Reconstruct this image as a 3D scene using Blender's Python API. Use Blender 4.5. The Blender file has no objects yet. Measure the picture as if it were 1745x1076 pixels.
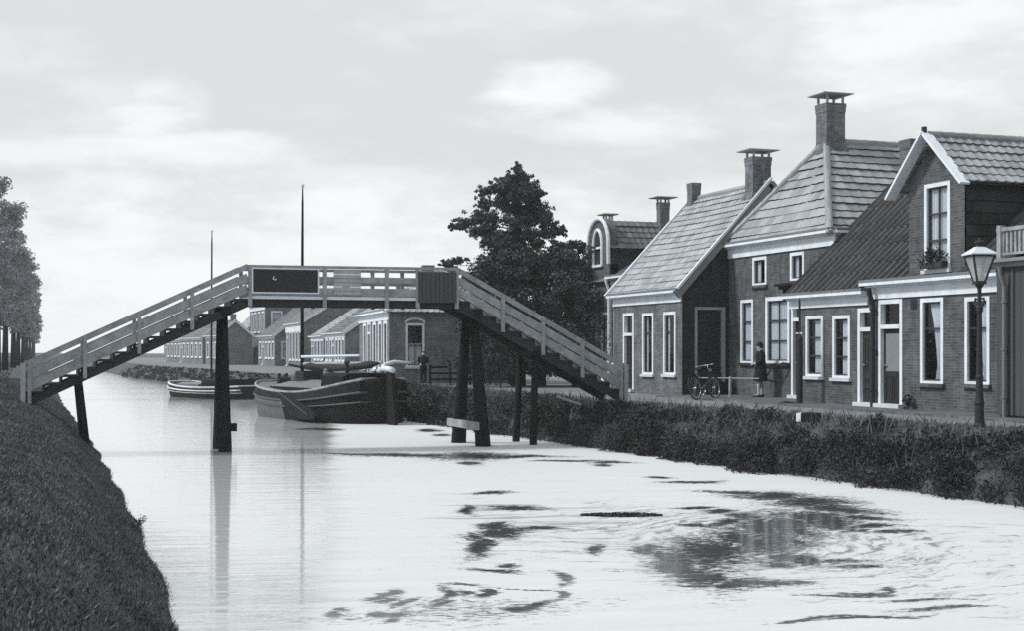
import bpy, math, random
import numpy as np
from mathutils import Vector, Matrix
random.seed(7); RNG = np.random.default_rng(7)
R = math.radians
scene = bpy.context.scene
COL = scene.collection
Z = Vector((0, 0, 1))

# ------------------------------------------------------------------ camera, sky, sun
cam = bpy.data.cameras.new('camera'); co = bpy.data.objects.new('camera', cam); COL.objects.link(co)
TH = 19.332
co.location = (0, 0, 1.45); co.rotation_euler = (R(90), 0, R(-TH))
cam.sensor_width = 36; cam.lens = 49.51; cam.shift_y = 0.0344; cam.clip_start = .1; cam.clip_end = 4000
scene.camera = co
scene.view_settings.view_transform = 'Standard'; scene.view_settings.look = 'None'
scene.view_settings.exposure = .30; scene.view_settings.gamma = 1
scene.cycles.use_denoising = False
scene.cycles.volume_bounces = 1; scene.cycles.max_bounces = 7; scene.cycles.transparent_max_bounces = 12
scene.cycles.volume_step_rate = 4
SUN_EL, SUN_AZ = 44, -72          # azimuth clockwise from +Y: sun over the canal, left of the view

TINT = (0.93, 1.0, 1.08)
def tint(v): return (v*TINT[0], v*TINT[1], v*TINT[2], 1)

world = bpy.data.worlds.new('World'); scene.world = world; world.use_nodes = True
def nd(nt, t, **k):
    n = nt.nodes.new(t)
    for a, b in k.items(): setattr(n, a, b)
    return n
def math_(nt, op, a, b=None, c=None):
    n = nt.nodes.new('ShaderNodeMath'); n.operation = op
    for i, v in enumerate((a, b, c)):
        if v is None: continue
        if isinstance(v, (int, float)): n.inputs[i].default_value = v
        else: nt.links.new(v, n.inputs[i])
    return n.outputs[0]
def mixcol(nt, f, a, b):
    n = nt.nodes.new('ShaderNodeMix'); n.data_type = 'RGBA'
    for s, v in ((n.inputs[0], f), (n.inputs[6], a), (n.inputs[7], b)):
        if isinstance(v, (int, float, tuple)): s.default_value = v
        else: nt.links.new(v, s)
    return n.outputs[2]
def maprange(nt, v, a, b, c=0., d=1., smooth=True):
    n = nt.nodes.new('ShaderNodeMapRange'); n.interpolation_type = 'SMOOTHSTEP' if smooth else 'LINEAR'
    nt.links.new(v, n.inputs[0])
    for i, x in zip((1, 2, 3, 4), (a, b, c, d)): n.inputs[i].default_value = x
    return n.outputs[0]
def build_world():
    nt = world.node_tree; nt.nodes.clear(); L = nt.links
    sky = nd(nt, 'ShaderNodeTexSky', sky_type='NISHITA'); sky.sun_disc = False
    sky.sun_elevation = R(SUN_EL); sky.sun_rotation = R(SUN_AZ); sky.air_density = 1.5; sky.dust_density = 4; sky.ozone_density = 1
    bw = nd(nt, 'ShaderNodeRGBToBW'); L.new(sky.outputs[0], bw.inputs[0])
    tc = nd(nt, 'ShaderNodeTexCoord'); sep = nd(nt, 'ShaderNodeSeparateXYZ'); L.new(tc.outputs['Generated'], sep.inputs[0])
    az = math_(nt, 'ARCTAN2', sep.outputs[0], sep.outputs[1]); el = sep.outputs[2]
    comb = nd(nt, 'ShaderNodeCombineXYZ'); L.new(az, comb.inputs[0]); L.new(math_(nt, 'MULTIPLY', el, 3.0), comb.inputs[1])
    n1 = nd(nt, 'ShaderNodeTexNoise'); n1.inputs['Scale'].default_value = 11; n1.inputs['Detail'].default_value = 7; n1.inputs['Roughness'].default_value = .55
    L.new(comb.outputs[0], n1.inputs['Vector'])
    n2 = nd(nt, 'ShaderNodeTexNoise'); n2.inputs['Scale'].default_value = 3.1; n2.inputs['Detail'].default_value = 5
    L.new(comb.outputs[0], n2.inputs['Vector'])
    # cumulus banks low over the village (azimuth, elevation, half sizes in radians)
    tot = None
    for a0, e0, sa, se, amp in [(.086, .164, .036, .020, 1), (.11, .137, .10, .014, .9), (.02, .135, .06, .012, .7), (.362, .178, .044, .020, 1), (.42, .160, .09, .014, .8),
                                (.63, .215, .11, .05, .9), (.25, .12, .14, .012, .5), (.1, .02, .8, .10, .95), (-.6, .2, .3, .06, .8), (1.3, .25, .3, .06, .8), (2.4, .3, .5, .1, .8), (-1.6, .3, .4, .1, .8)]:
        d = math_(nt, 'ADD', math_(nt, 'POWER', math_(nt, 'ABSOLUTE', math_(nt, 'DIVIDE', math_(nt, 'SUBTRACT', az, a0), sa)), 2.0),
                  math_(nt, 'POWER', math_(nt, 'ABSOLUTE', math_(nt, 'DIVIDE', math_(nt, 'SUBTRACT', el, e0), se)), 2.0))
        d = math_(nt, 'ADD', d, math_(nt, 'MULTIPLY', math_(nt, 'SUBTRACT', n1.outputs['Fac'], .5), 4.6))
        b = math_(nt, 'MULTIPLY', maprange(nt, d, 1.7, -.3), amp)
        tot = b if tot is None else math_(nt, 'MAXIMUM', tot, b)
    tot = math_(nt, 'MAXIMUM', tot, math_(nt, 'MULTIPLY', maprange(nt, math_(nt, 'ADD', math_(nt, 'MULTIPLY', n2.outputs['Fac'], .6), math_(nt, 'MULTIPLY', n1.outputs['Fac'], .4)), .47, .66), .55))
    base = math_(nt, 'MINIMUM', math_(nt, 'MAXIMUM', math_(nt, 'MULTIPLY', bw.outputs[0], 1.0), 6.1), 6.55)   # overcast veil
    g = nd(nt, 'ShaderNodeCombineColor')
    for i in range(3): L.new(math_(nt, 'MULTIPLY', base, (.965, 1.0, 1.012)[i]), g.inputs[i])
    col = mixcol(nt, tot, g.outputs[0], (7.9, 8.1, 8.1, 1))
    bg = nd(nt, 'ShaderNodeBackground'); bg.inputs[1].default_value = .1; L.new(col, bg.inputs[0])
    out = nd(nt, 'ShaderNodeOutputWorld'); L.new(bg.outputs[0], out.inputs[0])
build_world()
sun = bpy.data.lights.new('sun', 'SUN'); so = bpy.data.objects.new('sun', sun); COL.objects.link(so)
sun.energy = 2.6; sun.angle = R(8); sun.color = (1, .99, .975)
sv = Vector((math.sin(R(SUN_AZ))*math.cos(R(SUN_EL)), math.cos(R(SUN_AZ))*math.cos(R(SUN_EL)), math.sin(R(SUN_EL))))
so.rotation_euler = sv.to_track_quat('Z', 'Y').to_euler(); so.location = (-30, 20, 60)

# ------------------------------------------------------------------ materials
def newmat(name):
    m = bpy.data.materials.new(name); m.use_nodes = True; nt = m.node_tree; nt.nodes.clear()
    out = nd(nt, 'ShaderNodeOutputMaterial'); p = nd(nt, 'ShaderNodeBsdfPrincipled'); nt.links.new(p.outputs[0], out.inputs[0])
    return m, nt, p, out
def noise(nt, vec, scale, detail=5, rough=.6):
    n = nd(nt, 'ShaderNodeTexNoise'); n.inputs['Scale'].default_value = scale; n.inputs['Detail'].default_value = detail; n.inputs['Roughness'].default_value = rough
    nt.links.new(vec, n.inputs['Vector']); return n.outputs['Fac']
def vmul(nt, vec, xyz):
    n = nd(nt, 'ShaderNodeVectorMath', operation='MULTIPLY'); nt.links.new(vec, n.inputs[0]); n.inputs[1].default_value = xyz; return n.outputs[0]
def scaled_color(nt, v, fac):
    g = nd(nt, 'ShaderNodeCombineColor')
    for i in range(3): nt.links.new(math_(nt, 'MULTIPLY', fac, v*TINT[i]), g.inputs[i])
    return g.outputs[0]
def bump(nt, p, h, strength, dist=.02):
    b = nd(nt, 'ShaderNodeBump'); b.inputs['Strength'].default_value = strength; b.inputs['Distance'].default_value = dist
    nt.links.new(h, b.inputs['Height']); nt.links.new(b.outputs[0], p.inputs['Normal'])
def M(name, v, rough=.75, var=.5, scale=2.2, fine=30, stretch=(1, 1, 1), bmp=.3, spec=.3, metal=0):
    m, nt, p, _ = newmat(name)
    tc = nd(nt, 'ShaderNodeTexCoord'); vec = vmul(nt, tc.outputs['Object'], stretch)
    a = noise(nt, vec, scale); b = noise(nt, vec, fine, 4)
    f = math_(nt, 'ADD', math_(nt, 'MULTIPLY', math_(nt, 'SUBTRACT', a, .5), 2*var), math_(nt, 'ADD', 1.0, math_(nt, 'MULTIPLY', math_(nt, 'SUBTRACT', b, .5), var*1.4)))
    nt.links.new(scaled_color(nt, v, math_(nt, 'MAXIMUM', f, .1)), p.inputs['Base Color'])
    p.inputs['Roughness'].default_value = rough; p.inputs['Specular IOR Level'].default_value = spec; p.inputs['Metallic'].default_value = metal
    if bmp: bump(nt, p, b, bmp, .01)
    return m
def brick(name, v, mortar=1.5, var=.8):
    m, nt, p, _ = newmat(name)
    tc = nd(nt, 'ShaderNodeTexCoord'); b = nd(nt, 'ShaderNodeTexBrick'); nt.links.new(tc.outputs['UV'], b.inputs['Vector'])
    b.inputs['Scale'].default_value = 1; b.inputs['Brick Width'].default_value = .22; b.inputs['Row Height'].default_value = .066; b.inputs['Mortar Size'].default_value = .009
    b.inputs['Mortar Smooth'].default_value = .3; b.inputs['Bias'].default_value = -.1
    b.inputs['Color1'].default_value = (.72,)*3+(1,); b.inputs['Color2'].default_value = (1.25,)*3+(1,); b.inputs['Mortar'].default_value = (mortar,)*3+(1,)
    a = noise(nt, tc.outputs['Object'], 1.1, 6, .65); c = noise(nt, vmul(nt, tc.outputs['Object'], (3, 3, .7)), 2.2, 4)
    f = math_(nt, 'ADD', 1.0, math_(nt, 'ADD', math_(nt, 'MULTIPLY', math_(nt, 'SUBTRACT', a, .5), 2.2*var), math_(nt, 'MULTIPLY', math_(nt, 'SUBTRACT', c, .5), 1.5*var)))
    f2 = nd(nt, 'ShaderNodeRGBToBW'); nt.links.new(b.outputs['Color'], f2.inputs[0])
    nt.links.new(scaled_color(nt, v, math_(nt, 'MULTIPLY', f, f2.outputs[0])), p.inputs['Base Color'])
    p.inputs['Roughness'].default_value = .9; p.inputs['Specular IOR Level'].default_value = .15
    bump(nt, p, math_(nt, 'SUBTRACT', 1.0, b.outputs['Fac']), .5, .008)
    return m
def tilemat(name, v, var=.35, rough=.6, lichen=.35):
    m, nt, p, _ = newmat(name)
    tc = nd(nt, 'ShaderNodeTexCoord')
    fl = nd(nt, 'ShaderNodeVectorMath', operation='FLOOR'); nt.links.new(tc.outputs['UV'], fl.inputs[0])
    wn = nd(nt, 'ShaderNodeTexWhiteNoise', noise_dimensions='2D'); nt.links.new(fl.outputs[0], wn.inputs['Vector'])
    a = noise(nt, tc.outputs['Object'], 1.3, 6, .7); b = noise(nt, tc.outputs['Object'], 14, 5, .7)
    f = math_(nt, 'ADD', 1.0, math_(nt, 'ADD', math_(nt, 'MULTIPLY', math_(nt, 'SUBTRACT', wn.outputs['Value'], .5), var*1.6),
              math_(nt, 'ADD', math_(nt, 'MULTIPLY', math_(nt, 'SUBTRACT', a, .5), var*2.4), math_(nt, 'MULTIPLY', math_(nt, 'SUBTRACT', b, .5), lichen*2.2))))
    nt.links.new(scaled_color(nt, v, math_(nt, 'MAXIMUM', f, .12)), p.inputs['Base Color'])
    p.inputs['Roughness'].default_value = rough; p.inputs['Specular IOR Level'].default_value = .4
    bump(nt, p, b, .3, .01)
    return m
def leafmat(name, v, var=.9, scale=3.0):
    m, nt, p, _ = newmat(name)
    tc = nd(nt, 'ShaderNodeTexCoord')
    a = noise(nt, tc.outputs['Object'], scale, 3); b = noise(nt, tc.outputs['Object'], 40, 2)
    f = math_(nt, 'ADD', 1.0, math_(nt, 'ADD', math_(nt, 'MULTIPLY', math_(nt, 'SUBTRACT', a, .5), 2*var), math_(nt, 'MULTIPLY', math_(nt, 'SUBTRACT', b, .5), 2.4*var)))
    nt.links.new(scaled_color(nt, v, math_(nt, 'MAXIMUM', f, .15)), p.inputs['Base Color'])
    p.inputs['Roughness'].default_value = .6; p.inputs['Specular IOR Level'].default_value = .25
    return m
def glassmat():
    m, nt, p, out = newmat('window_glass'); nt.nodes.remove(p)
    tr = nd(nt, 'ShaderNodeBsdfTransparent'); tr.inputs[0].default_value = (.86, .88, .9, 1)
    gl = nd(nt, 'ShaderNodeBsdfGlossy'); gl.inputs['Roughness'].default_value = .04; gl.inputs[0].default_value = (.9, .93, .95, 1)
    lw = nd(nt, 'ShaderNodeLayerWeight'); fac = math_(nt, 'ADD', .035, math_(nt, 'MULTIPLY', math_(nt, 'POWER', lw.outputs['Facing'], 5.0), .7))
    tc = nd(nt, 'ShaderNodeTexCoord'); n = noise(nt, tc.outputs['Object'], 2.5, 2)
    b = nd(nt, 'ShaderNodeBump'); b.inputs['Strength'].default_value = .15; b.inputs['Distance'].default_value = .02; nt.links.new(n, b.inputs['Height'])
    nt.links.new(b.outputs[0], gl.inputs['Normal'])
    mx = nd(nt, 'ShaderNodeMixShader'); nt.links.new(fac, mx.inputs[0]); nt.links.new(tr.outputs[0], mx.inputs[1]); nt.links.new(gl.outputs[0], mx.inputs[2])
    nt.links.new(mx.outputs[0], out.inputs[0]); return m
def lampglass():
    m, nt, p, out = newmat('frosted_lamp_glass'); nt.nodes.remove(p)
    tr = nd(nt, 'ShaderNodeBsdfTransparent'); tl = nd(nt, 'ShaderNodeBsdfTranslucent'); tl.inputs[0].default_value = (.85, .88, .9, 1); df = nd(nt, 'ShaderNodeBsdfDiffuse'); df.inputs[0].default_value = (.6, .63, .65, 1)
    a = nd(nt, 'ShaderNodeMixShader'); a.inputs[0].default_value = .45; nt.links.new(tl.outputs[0], a.inputs[1]); nt.links.new(df.outputs[0], a.inputs[2])
    b = nd(nt, 'ShaderNodeMixShader'); b.inputs[0].default_value = .3; nt.links.new(a.outputs[0], b.inputs[1]); nt.links.new(tr.outputs[0], b.inputs[2]); nt.links.new(b.outputs[0], out.inputs[0]); return m
def watermat():
    m, nt, p, out = newmat('canal_water'); L = nt.links
    tc = nd(nt, 'ShaderNodeTexCoord'); pos = tc.outputs['Object']
    # rotate so that u runs across the view, v away along it: scum streaks lie across
    mp = nd(nt, 'ShaderNodeMapping'); mp.inputs['Rotation'].default_value = (0, 0, R(12)); L.new(pos, mp.inputs[0]); q = mp.outputs[0]
    w1 = nd(nt, 'ShaderNodeTexNoise'); w1.inputs['Scale'].default_value = .9; w1.inputs['Detail'].default_value = 5; w1.inputs['Roughness'].default_value = .65; L.new(pos, w1.inputs['Vector'])
    off = nd(nt, 'ShaderNodeVectorMath', operation='SUBTRACT'); L.new(w1.outputs['Color'], off.inputs[0]); off.inputs[1].default_value = (.5, .5, .5)
    offs = nd(nt, 'ShaderNodeVectorMath', operation='MULTIPLY'); L.new(off.outputs[0], offs.inputs[0]); offs.inputs[1].default_value = (.7, 1.1, 0)
    wp = nd(nt, 'ShaderNodeVectorMath', operation='ADD'); L.new(pos, wp.inputs[0]); L.new(offs.outputs[0], wp.inputs[1])
    dist = nd(nt, 'ShaderNodeAttribute', attribute_name='opening').outputs['Fac']
    vd = nd(nt, 'ShaderNodeVectorMath', operation='DISTANCE'); L.new(wp.outputs[0], vd.inputs[0]); vd.inputs[1].default_value = (9.6, 16.6, -1.05)
    vr = nd(nt, 'ShaderNodeVectorRotate', rotation_type='Z_AXIS'); L.new(wp.outputs[0], vr.inputs['Vector']); vr.inputs['Center'].default_value = (9.6, 16.6, -1.05)
    L.new(math_(nt, 'MULTIPLY', math_(nt, 'EXPONENT', math_(nt, 'MULTIPLY', math_(nt, 'MULTIPLY', vd.outputs['Value'], vd.outputs['Value']), -.075)), -1.3), vr.inputs['Angle'])
    mp2 = nd(nt, 'ShaderNodeMapping'); mp2.inputs['Rotation'].default_value = (0, 0, R(16)); L.new(vr.outputs[0], mp2.inputs[0]); vq = mp2.outputs[0]
    fn = noise(nt, vmul(nt, vq, (1.2, 4.5, 1)), 2.4, 7, .68)
    fn2 = noise(nt, vmul(nt, q, (.35, 2.6, 1)), 1.5, 6, .65)
    fn3 = noise(nt, vmul(nt, q, (3.0, 8.0, 1)), 2.6, 6, .7)
    d2 = math_(nt, 'ADD', dist, math_(nt, 'ADD', math_(nt, 'MULTIPLY', math_(nt, 'SUBTRACT', fn, .5), 2.2), math_(nt, 'MULTIPLY', math_(nt, 'SUBTRACT', fn3, .5), 5.0)))
    hole = maprange(nt, d2, 1.6, .85)
    # faint ripple streaks in the middle of the canal and loose specks
    sep = nd(nt, 'ShaderNodeSeparateXYZ'); L.new(pos, sep.inputs[0])
    cx = math_(nt, 'MULTIPLY', math_(nt, 'ABSOLUTE', math_(nt, 'SUBTRACT', sep.outputs[0], 7.3)), .36)
    cy = math_(nt, 'MULTIPLY', math_(nt, 'ABSOLUTE', math_(nt, 'SUBTRACT', sep.outputs[1], 19.5)), .17)
    near = math_(nt, 'MULTIPLY', maprange(nt, math_(nt, 'ADD', cx, cy), 1.1, .3), .22)
    streak = maprange(nt, math_(nt, 'ADD', fn2, near), .70, .80)
    streak = math_(nt, 'MULTIPLY', streak, .45)
    hole = math_(nt, 'MAXIMUM', hole, streak)
    fr_ = maprange(nt, math_(nt, 'ADD', math_(nt, 'MULTIPLY', math_(nt, 'ABSOLUTE', math_(nt, 'SUBTRACT', sep.outputs[0], 4.0)), .42), math_(nt, 'MULTIPLY', math_(nt, 'ABSOLUTE', math_(nt, 'SUBTRACT', sep.outputs[1], 12.9)), .85)), 1.25, .2)
    crumbs = math_(nt, 'MULTIPLY', maprange(nt, math_(nt, 'ADD', fn3, math_(nt, 'MULTIPLY', fr_, .16)), .655, .70), maprange(nt, fr_, .05, .3))
    hole = math_(nt, 'MAXIMUM', hole, math_(nt, 'MULTIPLY', crumbs, .85))
    fn4 = noise(nt, vmul(nt, vq, (.6, 3.6, 1)), 1.9, 8, .66)
    rx_ = math_(nt, 'MULTIPLY', math_(nt, 'ABSOLUTE', math_(nt, 'SUBTRACT', sep.outputs[0], 9.0)), .17); ry_ = math_(nt, 'MULTIPLY', math_(nt, 'ABSOLUTE', math_(nt, 'SUBTRACT', sep.outputs[1], 16.5)), .12)
    rip = math_(nt, 'MULTIPLY', maprange(nt, math_(nt, 'ADD', rx_, ry_), 1.15, .25), .17)
    hole = math_(nt, 'MAXIMUM', hole, math_(nt, 'MULTIPLY', maprange(nt, math_(nt, 'ADD', math_(nt, 'ADD', fn4, math_(nt, 'MULTIPLY', math_(nt, 'SUBTRACT', fn3, .5), .25)), rip), .63, .78), .62))
    speck = maprange(nt, noise(nt, vmul(nt, q, (2.0, 5.0, 1)), 3.3, 3, .5), .735, .765)
    hole = math_(nt, 'MAXIMUM', hole, math_(nt, 'MULTIPLY', speck, .75))
    # film is thin and glossy toward the left bank, a dull skin toward the right
    dull = maprange(nt, math_(nt, 'ADD', math_(nt, 'ADD', sep.outputs[0], math_(nt, 'MULTIPLY', sep.outputs[1], -.215)), math_(nt, 'MULTIPLY', math_(nt, 'SUBTRACT', fn2, .5), 1.2)), -.38, .35)
    film = mixcol(nt, dull, (.53, .553, .558, 1), (.55, .573, .578, 1))
    hole = math_(nt, 'MULTIPLY', hole, .93)
    mot = nd(nt, 'ShaderNodeVectorMath', operation='SCALE'); L.new(film, mot.inputs[0]); L.new(math_(nt, 'ADD', .80, math_(nt, 'ADD', math_(nt, 'MULTIPLY', fn3, .16), math_(nt, 'MULTIPLY', fn2, .26))), mot.inputs['Scale'])
    col = mixcol(nt, hole, mot.outputs[0], (.020, .023, .026, 1))
    L.new(col, p.inputs['Base Color'])
    rough = math_(nt, 'MULTIPLY', math_(nt, 'SUBTRACT', 1.0, hole), math_(nt, 'MULTIPLY', dull, .5))
    L.new(math_(nt, 'ADD', rough, .035), p.inputs['Roughness'])
    L.new(math_(nt, 'ADD', 1.33, math_(nt, 'MULTIPLY', math_(nt, 'MULTIPLY', math_(nt, 'SUBTRACT', 1.0, dull), math_(nt, 'SUBTRACT', 1.0, hole)), .65)), p.inputs['IOR'])
    spec = math_(nt, 'SUBTRACT', .5, math_(nt, 'MULTIPLY', math_(nt, 'MULTIPLY', dull, math_(nt, 'SUBTRACT', 1.0, hole)), .42))
    L.new(spec, p.inputs['Specular IOR Level'])
    h = noise(nt, vmul(nt, q, (.35, 2.6, 1)), 1.7, 5, .55)
    bump(nt, p, h, .17, .05)
    return m
MAT = dict(
    brick_mid=brick('brown_brick', .085), brick_pale=brick('worn_brick', .115), brick_far=brick('far_brick', .15), brick_dark=brick('near_black_brick', .028, 1.2), chim=brick('chimney_brick', .13),  # far_brick lightened: distance haze put into its base colour
    white=M('white_paint', .70, .55, .28, 2.2, 16, (1, 1, .5), bmp=.15), cream=M('weathered_white_paint', .62, .6, .18, 3, 25, bmp=.1), grey_paint=M('grey_paint', .2, .6, .25),
    dark_paint=M('dark_green_paint', .03, .4, .3), sash=M('dark_sash_paint', .035, .4, .2), tar=M('tarred_wood', .012, .9, .5, 3, 30, (1, 1, .25), spec=.12),
    plank=M('weathered_planks', .33, .8, .4, 2, 22, (1, 1, .3)), rail=M('bridge_rail_paint', .27, .8, .75, 3.5, 24), rail_dark=M('bridge_beam_wood', .025, .8, .5, 2.5, 30), board=M('dark_notice_board', .018, .6, .35),
    greyboard=M('grey_boarding', .06, .75, .3, 3, 26, (4, 1, .3)), tread=M('stair_tread_wood', .09, .8, .4),
    tile_pale=tilemat('pale_glazed_pantiles', .30, .3), tile_grey=tilemat('grey_flat_tiles', .27, .28), tile_dark=tilemat('black_pantiles', .032, .5, .5, .6), tile_mid=tilemat('red_brown_pantiles', .15, .35), tile_far=tilemat('far_roof_tiles', .12, .35),
    hung=tilemat('near_black_hung_tiles', .018, .7, .7, .8),
    stone=M('pale_stone', .55, .8, .25), slate=M('chimney_slab', .36, .8, .3), iron=M('black_iron', .022, .65, .4, 5, 40, metal=0, spec=.25), lampmetal=M('lamp_grey_metal', .6, .5, .2), zinc=M('zinc_gutter', .16, .5, .3),
    curtain=M('lace_curtain', .66, .9, .12, 4, 40, (1, 1, .2), bmp=0), glass=glassmat(), water=watermat(),
    ground=M('dark_earth', .065, .95, .9, 2.5, 45, bmp=.8), road=M('sandy_road', .17, .95, .55, .7, 14, bmp=.5), pave=brick('brick_paving', .14, .6),
    grass=leafmat('grass_blades', .085, 1.4, 1.3), under=leafmat('bank_leaves', .022, .9, 1.6), under3=leafmat('pale_bank_leaves', .05, .9, 2.2), under2=leafmat('bank_seed_grass', .10, .6, 2), pine=leafmat('pine_needles', .065, .9, 1.4), leafy=leafmat('broad_leaves', .05, .95, 1.2), lime=leafmat('far_leaves', .27, .6, 1.0), bark=M('bark', .035, .9, .5, 4, 30, (1, 1, .3)),  # far_leaves extra pale: fading by distance haze mixed into the leaf colour
    hull=M('tarred_hull', .010, .8, .6, 2, 26, spec=.15), hull_grey=M('hull_upper_paint', .06, .55, .35, 2, 18), hull_bow=M('lit_bow_and_barrel_paint', .10, .6, .4, 2, 18), deck=M('pale_deck_planks', .17, .7, .25, 3, 20, (.3, 1, 1)), sail=M('tanned_canvas', .025, .9, .4), canvas=M('pale_canvas', .6, .9, .15),
    skin=M('skin', .42, .6, .1, 5, 30, bmp=0), hair=M('dark_hair', .02, .6, .3), coat=M('dark_wool', .012, .95, .4, 6, 60), stocking=M('pale_stocking', .42, .8, .1), shoe=M('black_shoe', .02, .4, .2), collar=M('pale_collar', .62, .9, .1), eye=M('eye_dark', .02, .2, 0, bmp=0), lip=M('lip', .2, .6, .05, bmp=0),
    rubber=M('tyre_rubber', .05, .8, .2), chrome=M('nickel_plate', .35, .25, .1, metal=.6), weed=leafmat('floating_weed_leaves', .03, .8, 3), lampglass=lampglass(),
)

# ------------------------------------------------------------------ mesh tools
class MB:
    def __init__(s): s.v = []; s.f = []; s.uv = []
    def add(s, vs, fs, uvs=None):
        o = len(s.v); s.v += [tuple(x) for x in vs]; s.f += [tuple(i+o for i in f) for f in fs]
        s.uv += uvs if uvs else [None]*len(fs)
    def poly(s, *pts): s.add(pts, [tuple(range(len(pts)))])
    BOXF = [(0, 3, 2, 1), (4, 5, 6, 7), (0, 1, 5, 4), (1, 2, 6, 5), (2, 3, 7, 6), (3, 0, 4, 7)]
    def box(s, x0, y0, z0, x1, y1, z1):
        s.add([(x0, y0, z0), (x1, y0, z0), (x1, y1, z0), (x0, y1, z0), (x0, y0, z1), (x1, y0, z1), (x1, y1, z1), (x0, y1, z1)], MB.BOXF)
    def pbox(s, pl, u0, u1, z0, z1, d0, d1):
        s.add([pl(u, z, d) for z in (z0, z1) for u, d in ((u0, d0), (u1, d0), (u1, d1), (u0, d1))], MB.BOXF)
    def beam(s, p, q, w, h, up=Z, taper=1.):
        p, q = Vector(p), Vector(q); t = (q-p).normalized(); a = t.cross(up)
        if a.length < 1e-4: a = t.cross(Vector((1, 0, 0)))
        a.normalize(); b = a.cross(t)
        vs = []
        for c, k in ((p, 1.), (q, taper)):
            for sa, sb in ((-1, -1), (1, -1), (1, 1), (-1, 1)): vs.append(c + a*sa*w*k/2 + b*sb*h*k/2)
        s.add(vs, MB.BOXF)
    def tube(s, pts, r, n=8, cap=True):
        pts = [Vector(p) for p in pts]; rs = r if isinstance(r, (list, tuple)) else [r]*len(pts)
        vs, fs = [], []; prev = None
        for i, p in enumerate(pts):
            t = (pts[min(i+1, len(pts)-1)] - pts[max(i-1, 0)]).normalized()
            if prev is None:
                a = t.cross(Z if abs(t.z) < .9 else Vector((1, 0, 0))).normalized()
            else: a = (prev - t*prev.dot(t)).normalized()
            prev = a; b = t.cross(a)
            for k in range(n):
                an = 2*math.pi*k/n; vs.append(p + (a*math.cos(an)+b*math.sin(an))*rs[i])
        for i in range(len(pts)-1):
            for k in range(n): fs.append((i*n+k, i*n+(k+1) % n, (i+1)*n+(k+1) % n, (i+1)*n+k))
        if cap: fs.append(tuple(range(n-1, -1, -1))); fs.append(tuple((len(pts)-1)*n+k for k in range(n)))
        s.add(vs, fs)
    def lathe(s, prof, n=14, c=(0, 0, 0), sx=1, sy=1):
        c = Vector(c); vs = [c + Vector((r*sx*math.cos(2*math.pi*k/n), r*sy*math.sin(2*math.pi*k/n), z)) for r, z in prof for k in range(n)]
        fs = [(i*n+k, i*n+(k+1) % n, (i+1)*n+(k+1) % n, (i+1)*n+k) for i in range(len(prof)-1) for k in range(n)]
        fs += [tuple(range(n-1, -1, -1)), tuple((len(prof)-1)*n+k for k in range(n))]
        s.add(vs, fs)
    def loft(s, rings, cap=True):
        n = len(rings[0]); vs = [p for r in rings for p in r]
        fs = [(i*n+k, i*n+(k+1) % n, (i+1)*n+(k+1) % n, (i+1)*n+k) for i in range(len(rings)-1) for k in range(n)]
        if cap: fs += [tuple(range(n-1, -1, -1)), tuple((len(rings)-1)*n+k for k in range(n))]
        s.add(vs, fs)
    def torus(s, c, ax, R_, r, n=28, m=8):
        c = Vector(c); ax = Vector(ax).normalized(); a = ax.cross(Z if abs(ax.z) < .9 else Vector((1, 0, 0))).normalized(); b = ax.cross(a)
        vs = []; fs = []
        for i in range(n):
            t = 2*math.pi*i/n; d = a*math.cos(t)+b*math.sin(t)
            for k in range(m):
                u = 2*math.pi*k/m; vs.append(c + d*(R_+r*math.cos(u)) + ax*r*math.sin(u))
        for i in range(n):
            for k in range(m): fs.append((i*m+k, ((i+1) % n)*m+k, ((i+1) % n)*m+(k+1) % m, i*m+(k+1) % m))
        s.add(vs, fs)
    def build(s, name, mat, parent=None, smooth=False):
        me = bpy.data.meshes.new(name); me.from_pydata(s.v, [], s.f); me.update()
        lay = me.uv_layers.new(name='UVMap'); data = [0.0]*(2*len(me.loops)); i = 0
        for p, uv in zip(me.polygons, s.uv):
            if uv is None:
                n = p.normal; u = Vector((1, 0, 0)) if abs(n.z) > .98 else Z.cross(n).normalized(); w = n.cross(u)
                for vi in p.vertices:
                    c = me.vertices[vi].co; data[i] = c.dot(u); data[i+1] = c.dot(w); i += 2
            else:
                for a in uv: data[i] = a[0]; data[i+1] = a[1]; i += 2
        lay.data.foreach_set('uv', data)
        if smooth:
            me.polygons.foreach_set('use_smooth', [True]*len(me.polygons))
        me.materials.append(MAT[mat] if isinstance(mat, str) else mat)
        o = bpy.data.objects.new(name, me); COL.objects.link(o)
        if parent is not None: o.parent = parent
        return o
def tag(o, label=None, cat=None, group=None, kind=None):
    if label: o['label'] = label
    if cat: o['category'] = cat
    if group: o['group'] = group
    if kind: o['kind'] = kind
    return o
def thing(name, label, cat, loc=(0, 0, 0), rz=0, group=None):
    o = bpy.data.objects.new(name, None); COL.objects.link(o); o.location = loc; o.rotation_euler = (0, 0, rz); o.empty_display_size = .2
    return tag(o, label, cat, group)
def plane(o, du, n):
    o, du, n = Vector(o), Vector(du), Vector(n)
    return lambda u, z, d=0: o + du*u + Z*z + n*d
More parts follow.
